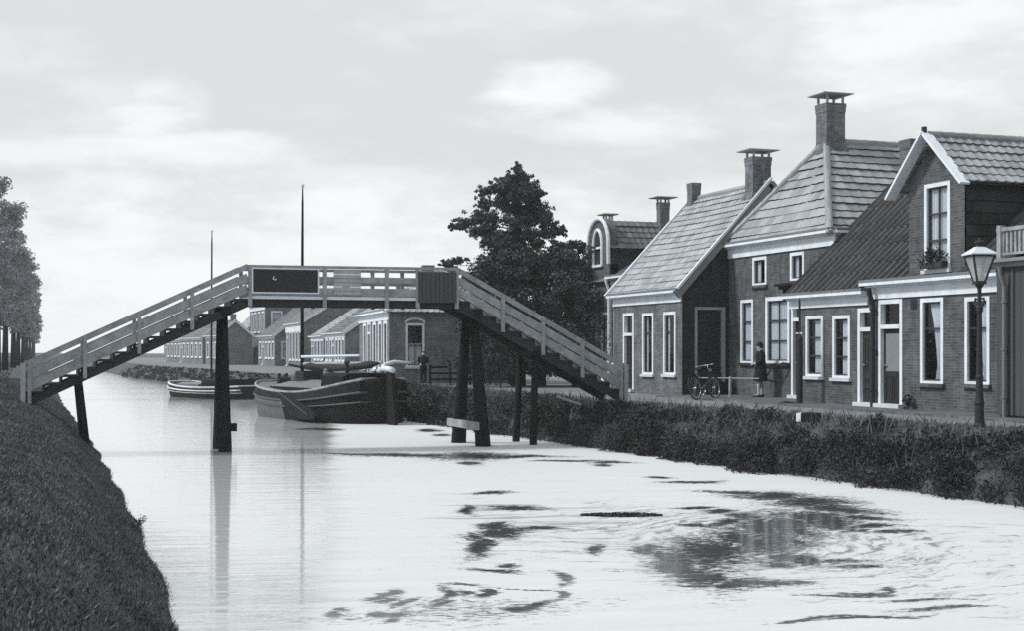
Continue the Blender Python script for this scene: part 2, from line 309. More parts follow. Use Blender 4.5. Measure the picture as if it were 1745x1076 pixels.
def leafcloud(name, mat, pts, size, parent=None, aspect=.5, upright=0., flat=0.):
    """many small leaf faces: pts (n,3), size (n,)"""
    n = len(pts); a = RNG.normal(size=(n, 3)); a[:, 2] += upright*np.where(RNG.random(n) < .9, 1, 0)*1.5; a[:, 2] *= (1-flat)
    a /= np.linalg.norm(a, axis=1)[:, None]; b = np.cross(a, RNG.normal(size=(n, 3))); b /= np.linalg.norm(b, axis=1)[:, None]
    l = size[:, None]; v = np.empty((n, 4, 3))
    v[:, 0] = pts - a*l*.5; v[:, 1] = pts + b*l*aspect*.5 + a*l*.05; v[:, 2] = pts + a*l*.5; v[:, 3] = pts - b*l*aspect*.5 + a*l*.05
    return quads(name, mat, v, parent)
def quads(name, mat, v, parent=None):
    n = len(v); me = bpy.data.meshes.new(name); me.vertices.add(4*n); me.vertices.foreach_set('co', v.reshape(-1).astype(np.float32))
    me.loops.add(4*n); me.loops.foreach_set('vertex_index', np.arange(4*n, dtype=np.int32))
    me.polygons.add(n); me.polygons.foreach_set('loop_start', np.arange(0, 4*n, 4, dtype=np.int32)); me.polygons.foreach_set('loop_total', np.full(n, 4, dtype=np.int32))
    me.update(calc_edges=True); me.materials.append(MAT[mat])
    o = bpy.data.objects.new(name, me); COL.objects.link(o)
    if parent is not None: o.parent = parent
    return o

# ------------------------------------------------------------------ setting: ground, water, road
YL = [-70, 0, 12.8, 18.6, 23.7, 36, 68, 100, 150, 280, 720]; XLv = [1.2, 1.25, 1.38, 1.56, 1.67, 1.85, 1.98, 2.4, 3.0, 5, 22]
YR = [-70, 0, 18.5, 25, 31, 37, 50, 75, 111, 141, 200, 280, 720]; XRv = [15.6, 15.5, 15.15, 14.6, 14.2, 13.6, 13.5, 12.9, 11.6, 9.6, 9.2, 9.8, 26]
def XL(y): return float(np.interp(y, YL, XLv)) + .04*math.sin(y*1.3)
def XR(y): return float(np.interp(y, YR, XRv)) + .08*math.sin(y*.9) + .05*math.sin(y*2.3+2)
WATER = -1.05
def bankL(t):   # height against distance from the left water line (t<0 is land)
    return float(np.interp(t, [-9, -2.4, -1.9, -1.4, -.9, -.4, 0, .5, 1.2], [.3, .30, .27, .12, -.22, -.72, -1.06, -1.5, -1.9]))
def bankR(t):
    return float(np.interp(t, [-1.2, -.4, 0, .4, .9, 1.4, 1.9, 2.4, 9], [-1.9, -1.5, -1.06, -.66, -.33, -.12, -.02, 0, 0]))
# openings in the pale film on the canal: centre x, y, half length across the view, half length along it
OPENINGS = [
    (7.33, 14.75, 0.27, 1.24), (8.06, 15.5, 0.4, 1.3), (9.05, 16.57, 0.39, 1.15), (9.92, 17.57, 0.33, 0.92), (7.07, 13.95, 0.36, 0.56), (10.32, 18.54, 0.26, 0.44), (11.89, 22.32, 0.42, 0.31), (12.13, 21.49, 0.56, 0.59), (12.3, 20.43, 0.58, 0.72),
    (12.23, 19.26, 0.42, 0.74), (11.18, 18.23, 0.48, 1.02), (10.31, 17.44, 0.37, 1.06), (9.58, 16.51, 0.27, 0.71), (11.04, 17.54, 0.34, 0.61), (11.84, 18.0, 0.3, 0.36), (11.48, 17.03, 0.33, 0.2), (11.49, 16.35, 0.36, 0.18), (11.11, 16.75, 0.2, 0.13),
    (8.71, 15.01, 0.2, 0.48), (8.88, 14.85, 0.18, 0.48), (8.45, 14.36, 0.17, 0.22), (7.22, 13.28, 0.37, 0.22), (7.51, 13.06, 0.31, 0.15), (7.86, 13.06, 0.12, 0.11), (7.37, 15.48, 0.1, 0.58), (6.78, 16.11, 0.08, 0.35), (7.38, 16.0, 0.15, 0.41),
    (9.19, 14.59, 0.28, 0.14), (9.26, 14.08, 0.31, 0.11), (10.22, 19.96, 0.32, 0.16), (10.3, 19.34, 0.27, 0.24), (9.65, 18.39, 0.21, 0.21), (9.2, 18.33, 0.21, 0.14), (8.14, 12.28, 0.24, 0.1), (8.53, 12.44, 0.06, 0.14), (7.84, 12.24, 0.35, 0.05),
    (8.46, 11.75, 0.46, 0.05), (6.93, 11.51, 0.33, 0.06), (7.64, 11.33, 0.49, 0.06), (8.53, 11.29, 0.39, 0.06), (3.39, 13.81, 0.09, 0.17), (3.53, 13.97, 0.08, 0.21), (3.48, 13.57, 0.09, 0.1), (3.64, 13.37, 0.07, 0.13), (2.88, 13.12, 0.07, 0.12),
    (3.04, 13.32, 0.06, 0.09), (3.28, 12.98, 0.08, 0.12), (3.44, 12.86, 0.11, 0.09), (3.31, 12.66, 0.05, 0.08), (4.06, 13.57, 0.05, 0.34), (4.1, 13.92, 0.04, 0.21), (4.24, 13.65, 0.08, 0.17), (4.34, 13.47, 0.07, 0.13), (4.46, 14.25, 0.15, 0.07),
    (4.5, 13.78, 0.06, 0.21), (3.99, 13.05, 0.06, 0.12), (4.86, 13.01, 0.06, 0.32), (5.15, 13.63, 0.05, 0.28), (5.65, 14.66, 0.08, 0.37), (5.44, 14.23, 0.03, 0.15), (4.65, 12.69, 0.08, 0.12), (4.96, 14.0, 0.31, 0.04), (5.16, 15.37, 0.22, 0.13),
    (5.5, 15.73, 0.1, 0.14), (10.09, 31.78, 0.76, 0.92), (8.61, 32.7, 1.26, 0.57), (7.6, 33.26, 0.56, 0.29), (11.02, 31.07, 0.82, 0.36), (9.26, 43.85, 0.37, 0.66), (8.8, 44.36, 0.34, 0.5), (12.14, 42.15, 0.33, 0.64), (11.88, 39.99, 0.21, 0.43),
    (5.47, 17.23, 0.11, 0.76), (5.82, 17.83, 0.07, 0.59), (6.35, 18.15, 0.32, 0.49), (6.41, 18.81, 0.21, 0.4), (6.68, 21.03, 0.09, 0.65), (7.48, 21.1, 0.37, 0.33), (6.92, 18.29, 0.33, 0.19), (7.8, 23.54, 0.31, 0.21), (9.46, 29.8, 0.2, 0.49),
    (11.97, 28.08, 0.2, 0.28), (12.53, 28.72, 0.39, 0.32), (11.85, 25.14, 0.21, 0.2), (12.01, 24.17, 0.45, 0.18), (11.86, 29.48, 0.66, 0.22),]
def build_ground():
    ys = list(np.arange(-60, 0, 6.)) + list(np.arange(0, 60, .4)) + list(np.arange(60, 90, 1.)) + list(np.arange(90, 300, 6.)) + list(np.linspace(300, 700, 14))
    lt = [-6, -3.2, -2.4, -2.15, -1.9, -1.65, -1.4, -1.15, -.9, -.65, -.4, -.2, -.02, .5, 1.2]; rt = [-1.2, -.4, .02, .4, .9, 1.4, 1.9, 2.4, 4.5]
    mb = MB(); rows = []
    for y in ys:
        row = [(-700, y, .3), (-90, y, .3), (-22, y, .3)]
        for t in lt: row.append((XL(y)+t, y, bankL(t) ))
        for t in rt: row.append((XR(y)+t, y, bankR(t) + (.03*math.sin(2*y+4*t) if .2 < t < 2 else 0)))
        row += [(34, y, 0), (90, y, 0), (700, y, 0)]; rows.append(row)
    n = len(rows[0]); vs = [p for r in rows for p in r]
    mb.add(vs, [(i*n+k, i*n+k+1, (i+1)*n+k+1, (i+1)*n+k) for i in range(len(rows)-1) for k in range(n-1)])
    tag(mb.build('ground', 'ground', smooth=True), kind='structure')
    xs = np.concatenate([[-8, 0], np.arange(1.0, 15.8, .07), [18, 40]]); ys_ = np.concatenate([[-65, 0], np.arange(9.5, 24, .06), np.arange(24, 46, .15), [50, 60, 80, 120, 200, 400, 705]])
    gx, gy = np.meshgrid(xs, ys_); c, sn = math.cos(R(19)), math.sin(R(19))
    wx = gx + .10*np.sin(gy*1.9+gx*.7) + .06*np.sin(gy*4.3+2*gx); wy = gy + .22*np.sin(gx*1.5+gy*.4) + .12*np.sin(gx*3.7-gy*.8)
    dm = np.full(gx.shape, 4.0)
    for (x, y, a, b) in OPENINGS:
        u = (wx-x)*c - (wy-y)*sn; v = (wx-x)*sn + (wy-y)*c; dm = np.minimum(dm, np.sqrt((u/a)**2+(v/b)**2))
    nx, ny = len(xs), len(ys_); w = MB(); w.add([(float(a), float(b), WATER) for a, b in zip(gx.ravel(), gy.ravel())], [(r*nx+q, r*nx+q+1, (r+1)*nx+q+1, (r+1)*nx+q) for r in range(ny-1) for q in range(nx-1)])
    wo = tag(w.build('water', 'water', smooth=True), kind='structure'); at = wo.data.attributes.new('opening', 'FLOAT', 'POINT'); at.data.foreach_set('value', dm.ravel().astype(np.float32))
    r = MB(); yy = list(np.arange(0, 90, 2.)) + list(np.arange(90, 300, 10.))
    for a, b in zip(yy[:-1], yy[1:]):
        r.poly((XR(a)+2.45+.12*math.sin(a*1.3), a, .006), (29, a, .006), (29, b, .006), (XR(b)+2.45+.12*math.sin(b*1.3), b, .006))
    tag(r.build('road', 'road'), kind='structure')
    p = MB(); p.box(18.75, 10, -.02, 23.5, 39.9, .055); tag(p.build('pavement', 'pave'), kind='structure')
    q = MB(); q.box(13.6, 56.4, -.02, 27, 57.6, .03); tag(q.build('path', 'road'), kind='structure')
build_ground()

# ------------------------------------------------------------------ house building blocks
def sheet(mb, pl, W, z0, z1, ops=(), depth=.13):
    """upright wall sheet with real openings (u0,u1,z0,z1) and reveals"""
    us = sorted({0, W, *[o[0] for o in ops], *[o[1] for o in ops]}); zs = sorted({z0, z1, *[o[2] for o in ops], *[o[3] for o in ops]})
    for a, b in zip(us[:-1], us[1:]):
        for c, d in zip(zs[:-1], zs[1:]):
            m, k = (a+b)/2, (c+d)/2
            if any(o[0] < m < o[1] and o[2] < k < o[3] for o in ops): continue
            mb.poly(pl(a, c), pl(b, c), pl(b, d), pl(a, d))
    for (a, b, c, d) in [o[:4] for o in ops]:
        for p, q in (((a, c), (b, c)), ((b, c), (b, d)), ((b, d), (a, d)), ((a, d), (a, c))):
            mb.poly(pl(*p), pl(*q), pl(*q, -depth), pl(*p, -depth))
def window(root, pl, op, rows=2, cols=1, fw=.075, curtain='pair', sill=True, frame='white', sash='sash', splits=None, sillmat='stone', name='window'):
    a, b, c, d = op; mb = MB(); e = .018
    mb.pbox(pl, a-e, a+fw, c-.0, d+e, -.11, .022); mb.pbox(pl, b-fw, b+e, c, d+e, -.11, .022)
    mb.pbox(pl, a+fw, b-fw, d-fw, d+e, -.11, .026); mb.pbox(pl, a+fw, b-fw, c, c+fw*.8, -.11, .018)
    fr = mb.build(name, frame, root)
    a2, b2, c2, d2 = a+fw, b-fw, c+fw*.8, d-fw; sm = MB(); t = .038
    sm.pbox(pl, a2, a2+t, c2, d2, -.085, -.035); sm.pbox(pl, b2-t, b2, c2, d2, -.085, -.035); sm.pbox(pl, a2+t, b2-t, d2-t, d2, -.085, -.037); sm.pbox(pl, a2+t, b2-t, c2, c2+t, -.085, -.037)
    for k in range(1, cols):
        u = a2+(b2-a2)*k/cols; sm.pbox(pl, u-.014, u+.014, c2+t, d2-t, -.08, -.040)
    for s in (splits or [k/rows for k in range(1, rows)]):
        z = c2+(d2-c2)*s; sm.pbox(pl, a2+t, b2-t, z-.02, z+.02, -.082, -.034)
    sm.build('sash', sash, fr)
    g = MB(); g.poly(pl(a2, c2, -.062), pl(b2, c2, -.062), pl(b2, d2, -.062), pl(a2, d2, -.062)); g.build('pane', 'glass', fr)
    if curtain:
        w = b2-a2
        spans = {'pair': [(a2, a2+.34*w), (b2-.34*w, b2)], 'full': [(a2, b2)], 'left': [(a2, a2+.55*w)], 'thin': [(a2, a2+.3*w), (b2-.2*w, b2)], 'half': [(a2, b2)], 'mid': [(a2+.22*w, b2-.30*w)], 'sweep': [(a2, a2+.8*w)]}[curtain]
        zt = d2 if curtain != 'half' else c2+(d2-c2)*.55
        for p, q in spans:
            cm = MB(); N = max(8, int((q-p)/.018)); us = [p+(q-p)*i/N for i in range(N+1)]
            def dd(i): return -.112+.016*math.sin(i*1.55)+.006*math.sin(i*.7)
            lev = [0, .2, .42, .7, 1]
            for z_i in range(4):
                def at(i, l):
                    u = us[i]
                    if curtain == 'sweep': u = p + (u-p)*(.45+.55*abs(l-.25)**.8) if l < 1 else u
                    return pl(u, c2+(zt-c2)*l, dd(i))
                for i in range(N): cm.poly(at(i, lev[z_i]), at(i+1, lev[z_i]), at(i+1, lev[z_i+1]), at(i, lev[z_i+1]))
            cm.build('curtain', 'curtain', fr, smooth=True)
    if sill:
        s = MB(); s.pbox(pl, a-.07, b+.07, c-.085, c-.001, -.1, .085); s.build('sill', sillmat, fr)
    return fr
def door(root, pl, op, transom=None, leaf='dark_paint', glazed=False, fw=.085, slats=()):
    a, b, c, d = op; mb = MB(); e = .018
    mb.pbox(pl, a-e, a+fw, c+.02, d+e, -.12, .03); mb.pbox(pl, b-fw, b+e, c+.02, d+e, -.12, .03); mb.pbox(pl, a+fw, b-fw, d-fw, d+e, -.12, .034)
    if transom: mb.pbox(pl, a+fw, b-fw, transom-.05, transom+.05, -.12, .045)
    fr = mb.build('door', 'white', root); top = (transom-.05) if transom else d-fw
    l = MB(); l.pbox(pl, a+fw, b-fw, c+.03, top, -.12, -.07); w = b-a-2*fw
    mid = c+.03+(top-c)*.42
    for (z0, z1) in ((c+.15, mid-.06), (mid+.06, top-.12)):
        if glazed and z0 > mid: continue
        for (u0, u1) in ((a+fw+.08, a+fw+w/2-.03), (a+fw+w/2+.03, b-fw-.08)):
            l.pbox(pl, u0, u1, z0, z0+.03, -.07, -.055); l.pbox(pl, u0, u1, z1-.03, z1, -.07, -.055); l.pbox(pl, u0, u0+.03, z0+.03, z1-.03, -.07, -.056); l.pbox(pl, u1-.03, u1, z0+.03, z1-.03, -.07, -.056)
    for z in slats: l.pbox(pl, a+fw+.06, b-fw-.06, z, z+.12, -.07, -.05)
    lf = l.build('door_leaf', leaf, fr)
    if glazed:
        g = MB(); g.pbox(pl, a+fw+.1, b-fw-.1, mid+.05, top-.12, -.07, -.062); g.build('door_pane', 'grey_paint', fr)
    if transom:
        g = MB(); g.poly(pl(a+fw, transom+.05, -.08), pl(b-fw, transom+.05, -.08), pl(b-fw, d-fw, -.08), pl(a+fw, d-fw, -.08)); g.build('pane', 'glass', fr)
    h = MB(); h.pbox(pl, b-fw-.10, b-fw-.05, c+1.02, c+1.06, -.07, -.02); h.pbox(pl, b-fw-.16, b-fw-.05, c+1.02, c+1.05, -.03, -.01); h.build('handle', 'chrome', fr)
    s = MB(); s.pbox(pl, a-.05, b+.05, c, c+.1, -.1, .16); s.build('doorstep', 'stone', fr)
    return fr
def tiled(mb, eL, eR, tL, tR, tw=.25, course=.3, amp=.03, step=.03, lip=.03, sub=6, sag=.02):
    """pantiles as relief: rows stepped up the slope, rolls running down it"""
    eL, eR, tL, tR = map(Vector, (eL, eR, tL, tR)); du = (eR-eL).normalized(); mid = (tL+tR)/2-(eL+eR)/2
    up = (mid - du*mid.dot(du)); SL = up.length; up.normalize(); n = du.cross(up)
    if n.z < 0: n = -n
    K = max(1, round(SL/course)); ds = tw/sub
    def wave(u):
        t = (u/tw) % 1.0
        return amp*(math.sin(t*math.pi/.45) if t < .45 else -.35*math.sin((t-.45)*math.pi/.55))
    for k in range(K):
        s0, s1 = k/K, (k+1)/K
        b0, b1 = eL.lerp(tL, s0), eR.lerp(tR, s0); t0, t1 = eL.lerp(tL, s1), eR.lerp(tR, s1)
        ub0, ub1 = (b0-eL).dot(du), (b1-eL).dot(du); ut0, ut1 = (t0-eL).dot(du), (t1-eL).dot(du)
        lo, hi = min(ub0, ut0), max(ub1, ut1)
        us = [lo] + [i*ds for i in range(math.floor(lo/ds)+1, math.ceil(hi/ds))] + [hi]
        vb = eL + up*(SL*s0); vt = eL + up*(SL*s1)
        def jit(i): return step + .011*math.sin(i*12.9898+k*78.2)
        rowj = random.uniform(-.004, .004)
        vs, uvs, fs = [], [], []
        for u in us:
            sg = -sag*math.sin(math.pi*(u-lo)/max(hi-lo, .1))*math.sin(math.pi*(k+.5)/K)
            a = min(max(u, ub0), ub1); b = min(max(u, ut0), ut1); ti = math.floor(a/tw)
            vs += [vb + du*a + up*lip + n*(wave(a)*.6 - lip*.8 + sg), vb + du*a + n*(wave(a)+jit(ti)+rowj+sg), vt + du*b + n*(wave(b)+.0+sg)]
        uvf = []
        for i in range(len(us)-1):
            p, q = 3*i, 3*(i+1); ua, ub_ = us[i]/tw, us[i+1]/tw; m = (ua+ub_)/2; ua = max(ua, math.floor(m)+.01); ub_ = min(ub_, math.floor(m)+.99)
            fs += [(p, q, q+1, p+1), (p+1, q+1, q+2, p+2)]
            uvf += [[(ua, k+.02), (ub_, k+.02), (ub_, k+.1), (ua, k+.1)], [(ua, k+.1), (ub_, k+.1), (ub_, k+.95), (ua, k+.95)]]
        mb.add(vs, fs, uvf)
def ridge(root, p, q, r=.11, mat='tile_grey', name='ridge_tiles'):
    mb = MB(); p, q = Vector(p), Vector(q); n = max(2, int((q-p).length/.33))
    for i in range(n):
        a, b = p.lerp(q, i/n), p.lerp(q, (i+1.06)/n); mb.tube([a, b], [r*1.0, r*1.12], 10)
    return mb.build(name, mat, root, smooth=False)
def chimney(root, x, y, z0, z1, w, d, cap=True, flare=True, capw=1.5, gap=.2, mat='chim'):
    mb = MB(); t = .06
    prof = []
    if flare: prof = [(z0, 1.28), (z0+.22, 1.25), (z0+.42, 1.0)]
    else: prof = [(z0, 1.0)]
    prof += [(z1-.3, 1.0), (z1-.28, 1.0), (z1-.26, 1.05), (z1-.14, 1.05), (z1-.12, 1.09), (z1, 1.09)]
    mb.loft([[(x-w/2*k, y-d/2*k, z), (x+w/2*k, y-d/2*k, z), (x+w/2*k, y+d/2*k, z), (x-w/2*k, y+d/2*k, z)] for z, k in prof])
    c = mb.build('chimney', mat, root)
    if cap:
        m = MB()
        for sx in (-1, 1):
            for sy in (-1, 1): m.box(x+sx*w*.42-t/2, y+sy*d*.42-t/2, z1-.01, x+sx*w*.42+t/2, y+sy*d*.42+t/2, z1+gap)
        k = capw/2; m.loft([[(x-w*k*e, y-d*k*e, z), (x+w*k*e, y-d*k*e, z), (x+w*k*e, y+d*k*e, z), (x-w*k*e, y+d*k*e, z)] for z, e in ((z1+gap, .85), (z1+gap+.025, 1.0), (z1+gap+.05, 1.0), (z1+gap+.085, .5))])
        m.build('chimney_cap', 'slate', c)
    return c
def cornice(root, pl, u0, u1, z, h=.34, mat='white'):
    mb = MB()
    mb.pbox(pl, u0, u1, z-h, z-.115, -.02, .05); mb.pbox(pl, u0-.02, u1+.02, z-.115, z-.07, -.02, .14); mb.pbox(pl, u0-.06, u1+.06, z-.07, z, -.02, .27)
    c = mb.build('cornice', mat, root)
    g = MB(); g.pbox(pl, u0-.05, u1+.05, z+.002, z+.075, .09, .265); g.build('gutter', 'zinc', c)
    return c
def pipe(root, pl, u, z0, z1, d=.1, r=.05, mat='zinc'):
    mb = MB(); mb.tube([pl(u, z1, d+.12), pl(u, z1-.12, d+.1), pl(u, z1-.4, d), pl(u, z0, d)], r, 8)
    for z in np.arange(z0+.4, z1-.5, 1.0): mb.tube([pl(u, z, d), pl(u, z+.05, d)], r*1.35, 8)
    return mb.build('downpipe', mat, root, smooth=False)
def verge(root, p, q, h=.2, w=.05, mat='cream', name='bargeboard'):
    mb = MB(); mb.beam(p, q, w, h); return mb.build(name, mat, root)

# ------------------------------------------------------------------ the four near houses
def corner_house():        # low cottage with black pantiles and a brick wall gable: facade X=20, Y 25.0-33.5
    r = thing('brick_house', 'brick house with steep black pantile roof and white trimmed gable behind the street lamp', 'house', (20, 25.0, 0))
    pl = plane((0, 0, 0), (0, 1, 0), (-1, 0, 0)); W = 8.5
    win = [(2.17, 3.0, .68, 2.66), (.54, 1.36, .70, 2.63)]; winl = [(7.27, 8.1, .76, 2.36), (6.0, 6.78, .74, 2.34)]
    d1 = (4.92, 5.6, .05, 2.5); d2 = (3.74, 4.7, .05, 2.68); dw = (1.9, 2.83, 3.33, 5.31)
    wl = MB(); sheet(wl, pl, W, 0, 2.95, win+winl+[d1, d2])
    # rest of the walls
    px = plane((0, 0, 0), (1, 0, 0), (0, -1, 0)); py = plane((0, W, 0), (1, 0, 0), (0, 1, 0))
    for q in (px, py):
        sheet(wl, q, 8.0, 0, 2.95); wl.poly(q(0, 2.95), q(8.0, 2.95), q(4.0, 6.72))
    sheet(wl, plane((8, 0, 0), (0, 1, 0), (1, 0, 0)), W, 0, 2.95)
    wl.build('wall', 'brick_mid', r)
    # gable bay: front wall carried up through the eaves
    g = MB(); gy0, gy1, gz = 1.38, 3.46, 5.36
    gp = plane((-.012, gy0, 0), (0, 1, 0), (-1, 0, 0)); sheet(g, gp, gy1-gy0, 2.95, gz, [(dw[0]-gy0, dw[1]-gy0, dw[2], dw[3])])
    g.poly(gp(0, gz), gp(gy1-gy0, gz), gp((gy1-gy0)/2+.05, 6.36))
    for y, s in ((gy1, 1),):
        g.poly((0, y, 2.95), (3.0, y, 2.95), (3.0, y, gz), (0, y, gz))
    g.build('gable_wall', 'brick_mid', r)
    ck = MB()                                                     # side cheek hung with near-black tiles
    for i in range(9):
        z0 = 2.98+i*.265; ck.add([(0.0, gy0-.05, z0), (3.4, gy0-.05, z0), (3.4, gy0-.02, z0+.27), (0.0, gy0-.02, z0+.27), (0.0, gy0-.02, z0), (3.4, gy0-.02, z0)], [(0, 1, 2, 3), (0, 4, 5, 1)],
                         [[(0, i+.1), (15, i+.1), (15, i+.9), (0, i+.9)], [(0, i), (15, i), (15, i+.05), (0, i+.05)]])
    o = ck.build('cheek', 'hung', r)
    rf = MB()
    tiled(rf, (.0, gy1+.0, 3.155), (.0, 5.17, 3.155), (4.0, gy1+.0, 6.86), (4.0, 5.17, 6.86), .30, .36, .075, .018, sub=8)
    tiled(rf, (-.22, 5.17, 2.95), (-.22, W+.32, 2.95), (4.0, 5.17, 6.86), (4.0, W+.32, 6.86), .30, .36, .075, .018, sub=8)
    tiled(rf, (-.22, -.15, 3.16), (-.22, gy0-.02, 3.16), (4.0, -.15, 6.86), (4.0, gy0-.02, 6.86), .30, .36, .075, .018, sub=8)
    tiled(rf, (8.2, -.15, 2.93), (8.2, W+.32, 2.93), (4.0, -.15, 6.86), (4.0, W+.32, 6.86), .235, .30, .045, .03, sub=3)
    roof = rf.build('roof', 'tile_dark', r)
    dr = MB(); ym = (gy0+gy1)/2+.05
    tiled(dr, (-.2, gy0-.28, 5.22), (4.6, gy0-.28, 5.22), (-.2, ym, 6.44), (4.6, ym, 6.44), .25, .30, .02, .03)
    tiled(dr, (4.6, gy1+.28, 5.22), (-.2, gy1+.28, 5.22), (4.6, ym, 6.44), (-.2, ym, 6.44), .25, .30, .02, .03)
    gr = dr.build('gable_roof', 'tile_grey', r)
    so_ = MB(); so_.box(-.1, gy0-.24, 5.17, 4.5, gy0-.015, 5.205); so_.build('soffit', 'rail_dark', gr)
    ridge(r, (-.2, ym, 6.44), (4.6, ym, 6.44), .09)
    b1 = MB(); b1.beam((-.26, gy0-.33, 5.16), (-.26, ym+.02, 6.5), .06, .26, up=Vector((1, 0, 0))); b1.build('bargeboard', 'white', r)
    b2 = MB(); b2.beam((-.268, gy1+.42, 5.08), (-.268, ym-.02, 6.5), .06, .28, up=Vector((1, 0, 0))); b2.build('bargeboard', 'white', r)
    fi = MB(); fi.beam((-.3, ym, 6.42), (-.3, ym, 6.62), .09, .09); fi.build('finial', 'iron', r)
    cornice(r, pl, .05, 5.15, 3.13, .40); cornice(r, pl, 5.16, W+.42, 2.94, .34)
    pipe(r, pl, 4.81, .05, 3.0, .12, .065, 'iron')
    for o_, c in zip(win, ('sweep', 'sweep')): window(r, pl, o_, rows=3, curtain=c, splits=[.66], sillmat='brick_mid')
    for o_ in winl: window(r, pl, o_, rows=3, curtain='mid')
    window(r, gp, (dw[0]-gy0, dw[1]-gy0, dw[2], dw[3]), rows=3, cols=2, curtain='full')
    door(r, pl, d1, 1.98, slats=(.5, .75, 1.75)); door(r, pl, d2, 2.03, leaf='board', glazed=True)
    v = MB()
    v.pbox(pl, 3.17, 3.40, 2.44, 2.66, -.02, .012)
    for k in range(4): v.pbox(pl, 3.185, 3.385, 2.46+k*.05, 2.485+k*.05, .012, .02)
    v.build('vent', 'iron', r)
    chimney(r, 3.35, 8.15, 5.6, 7.3, .42, .5, cap=False, flare=False)
    return r
corner_house()
pot = thing('flower_box', 'bushy flower box on the sill of the upper gable window', 'flower box', (19.86, 27.36, 3.36))
m_ = MB(); m_.loft([[(x*.075, y*k, z) for x, y in ((-1, -.44), (1, -.44), (1, .44), (-1, .44))] for z, k in ((0, .92), (.14, 1.0))]); m_.build('box', 'dark_paint', pot)
p_ = RNG.normal(size=(420, 3))*np.array([.07, .2, .1])+np.array([-.02, 0, .26]); leafcloud('foliage', 'under', p_, RNG.uniform(.05, .1, 420), pot, .6)

def tall_house():          # hip-roofed house with two storeys of windows: facade X=21.35, Y 34.0-40.1
    r = thing('hipped_house', 'taller brick house with hipped roof of heavy grey tiles and tall chimney', 'house', (21.35, 34.0, 0))
    W = 6.1; E = 4.74; pl = plane((0, 0, 0), (0, 1, 0), (-1, 0, 0))
    low = [(4.44, 5.2, 1.06, 3.02), (2.27, 3.64, 1.06, 3.05)]; upw = [(3.61, 4.44, 3.46, 4.30), (1.46, 2.2, 3.5, 4.30)]; dr = (1.2, 2.12, .05, 3.1)
    wl = MB(); sheet(wl, pl, W, 0, E, low+upw+[dr]); D = 10
    for q in (plane((0, 0, 0), (1, 0, 0), (0, -1, 0)), plane((0, W, 0), (1, 0, 0), (0, 1, 0))): sheet(wl, q, D, 0, E)
    sheet(wl, plane((D, 0, 0), (0, 1, 0), (1, 0, 0)), W, 0, E); wl.build('wall', 'brick_mid', r)
    ap = Vector((1.72, W/2, 7.8)); bk = Vector((D-1.7, W/2, 7.8)); e = .2; zE = E-.02
    A, B, C, D_ = (-e, -e, zE), (-e, W+e, zE), (D+e, W+e, zE), (D+e, -e, zE)
    rf = MB()
    tiled(rf, A, B, ap, ap, .42, .34, .014, .04, sub=4, lip=.08, sag=.06); tiled(rf, D_, A, bk, ap, .42, .34, .014, .04, sub=4, lip=.08, sag=.06)
    tiled(rf, B, C, ap, bk, .42, .34, .014, .04, sub=4, lip=.08, sag=.06); tiled(rf, C, D_, bk, bk, .42, .34, .014, .04, sub=4, lip=.08, sag=.06)
    roof = rf.build('roof', 'tile_grey', r)
    for p, q in ((A, ap), (B, ap), (ap, bk), (D_, bk), (C, bk)): ridge(roof, p, q, .10)
    chimney(r, ap.x+.15, W/2, 7.3, 8.92, .64, .60, capw=1.62, gap=.24)
    cornice(r, pl, -.16, W+.12, E+.06, .42)
    side = plane((0, 0, 0), (1, 0, 0), (0, -1, 0)); cornice(r, side, .05, D, E+.058, .3)
    for o_ in upw: window(r, pl, o_, rows=1, curtain='pair', sill=True, sillmat='brick_mid')
    window(r, pl, low[0], rows=3, curtain='full', sillmat='rail_dark'); window(r, pl, low[1], rows=3, cols=2, curtain='full', sillmat='rail_dark', fw=.1)
    door(r, pl, dr, 2.35, leaf='tar')
    h = MB(); h.pbox(pl, .85, 2.3, 3.33, 3.4, .0, .5); h.pbox(pl, .95, 2.2, 3.24, 3.33, .0, .42); h.pbox(pl, 1.0, 1.08, 2.9, 3.24, 0, .3); h.pbox(pl, 2.07, 2.15, 2.9, 3.24, 0, .3); h.build('door_hood', 'tar', r)
    hr = MB(); hr.tube([pl(2.2, 1.05, .05), pl(2.3, 1.08, .2), pl(2.7, .92, .35), pl(3.0, .60, .40), pl(3.06, .52, .12), pl(3.06, .50, .0)], .026, 8); hr.build('handrail', 'iron', r)
    return r
tall_house()

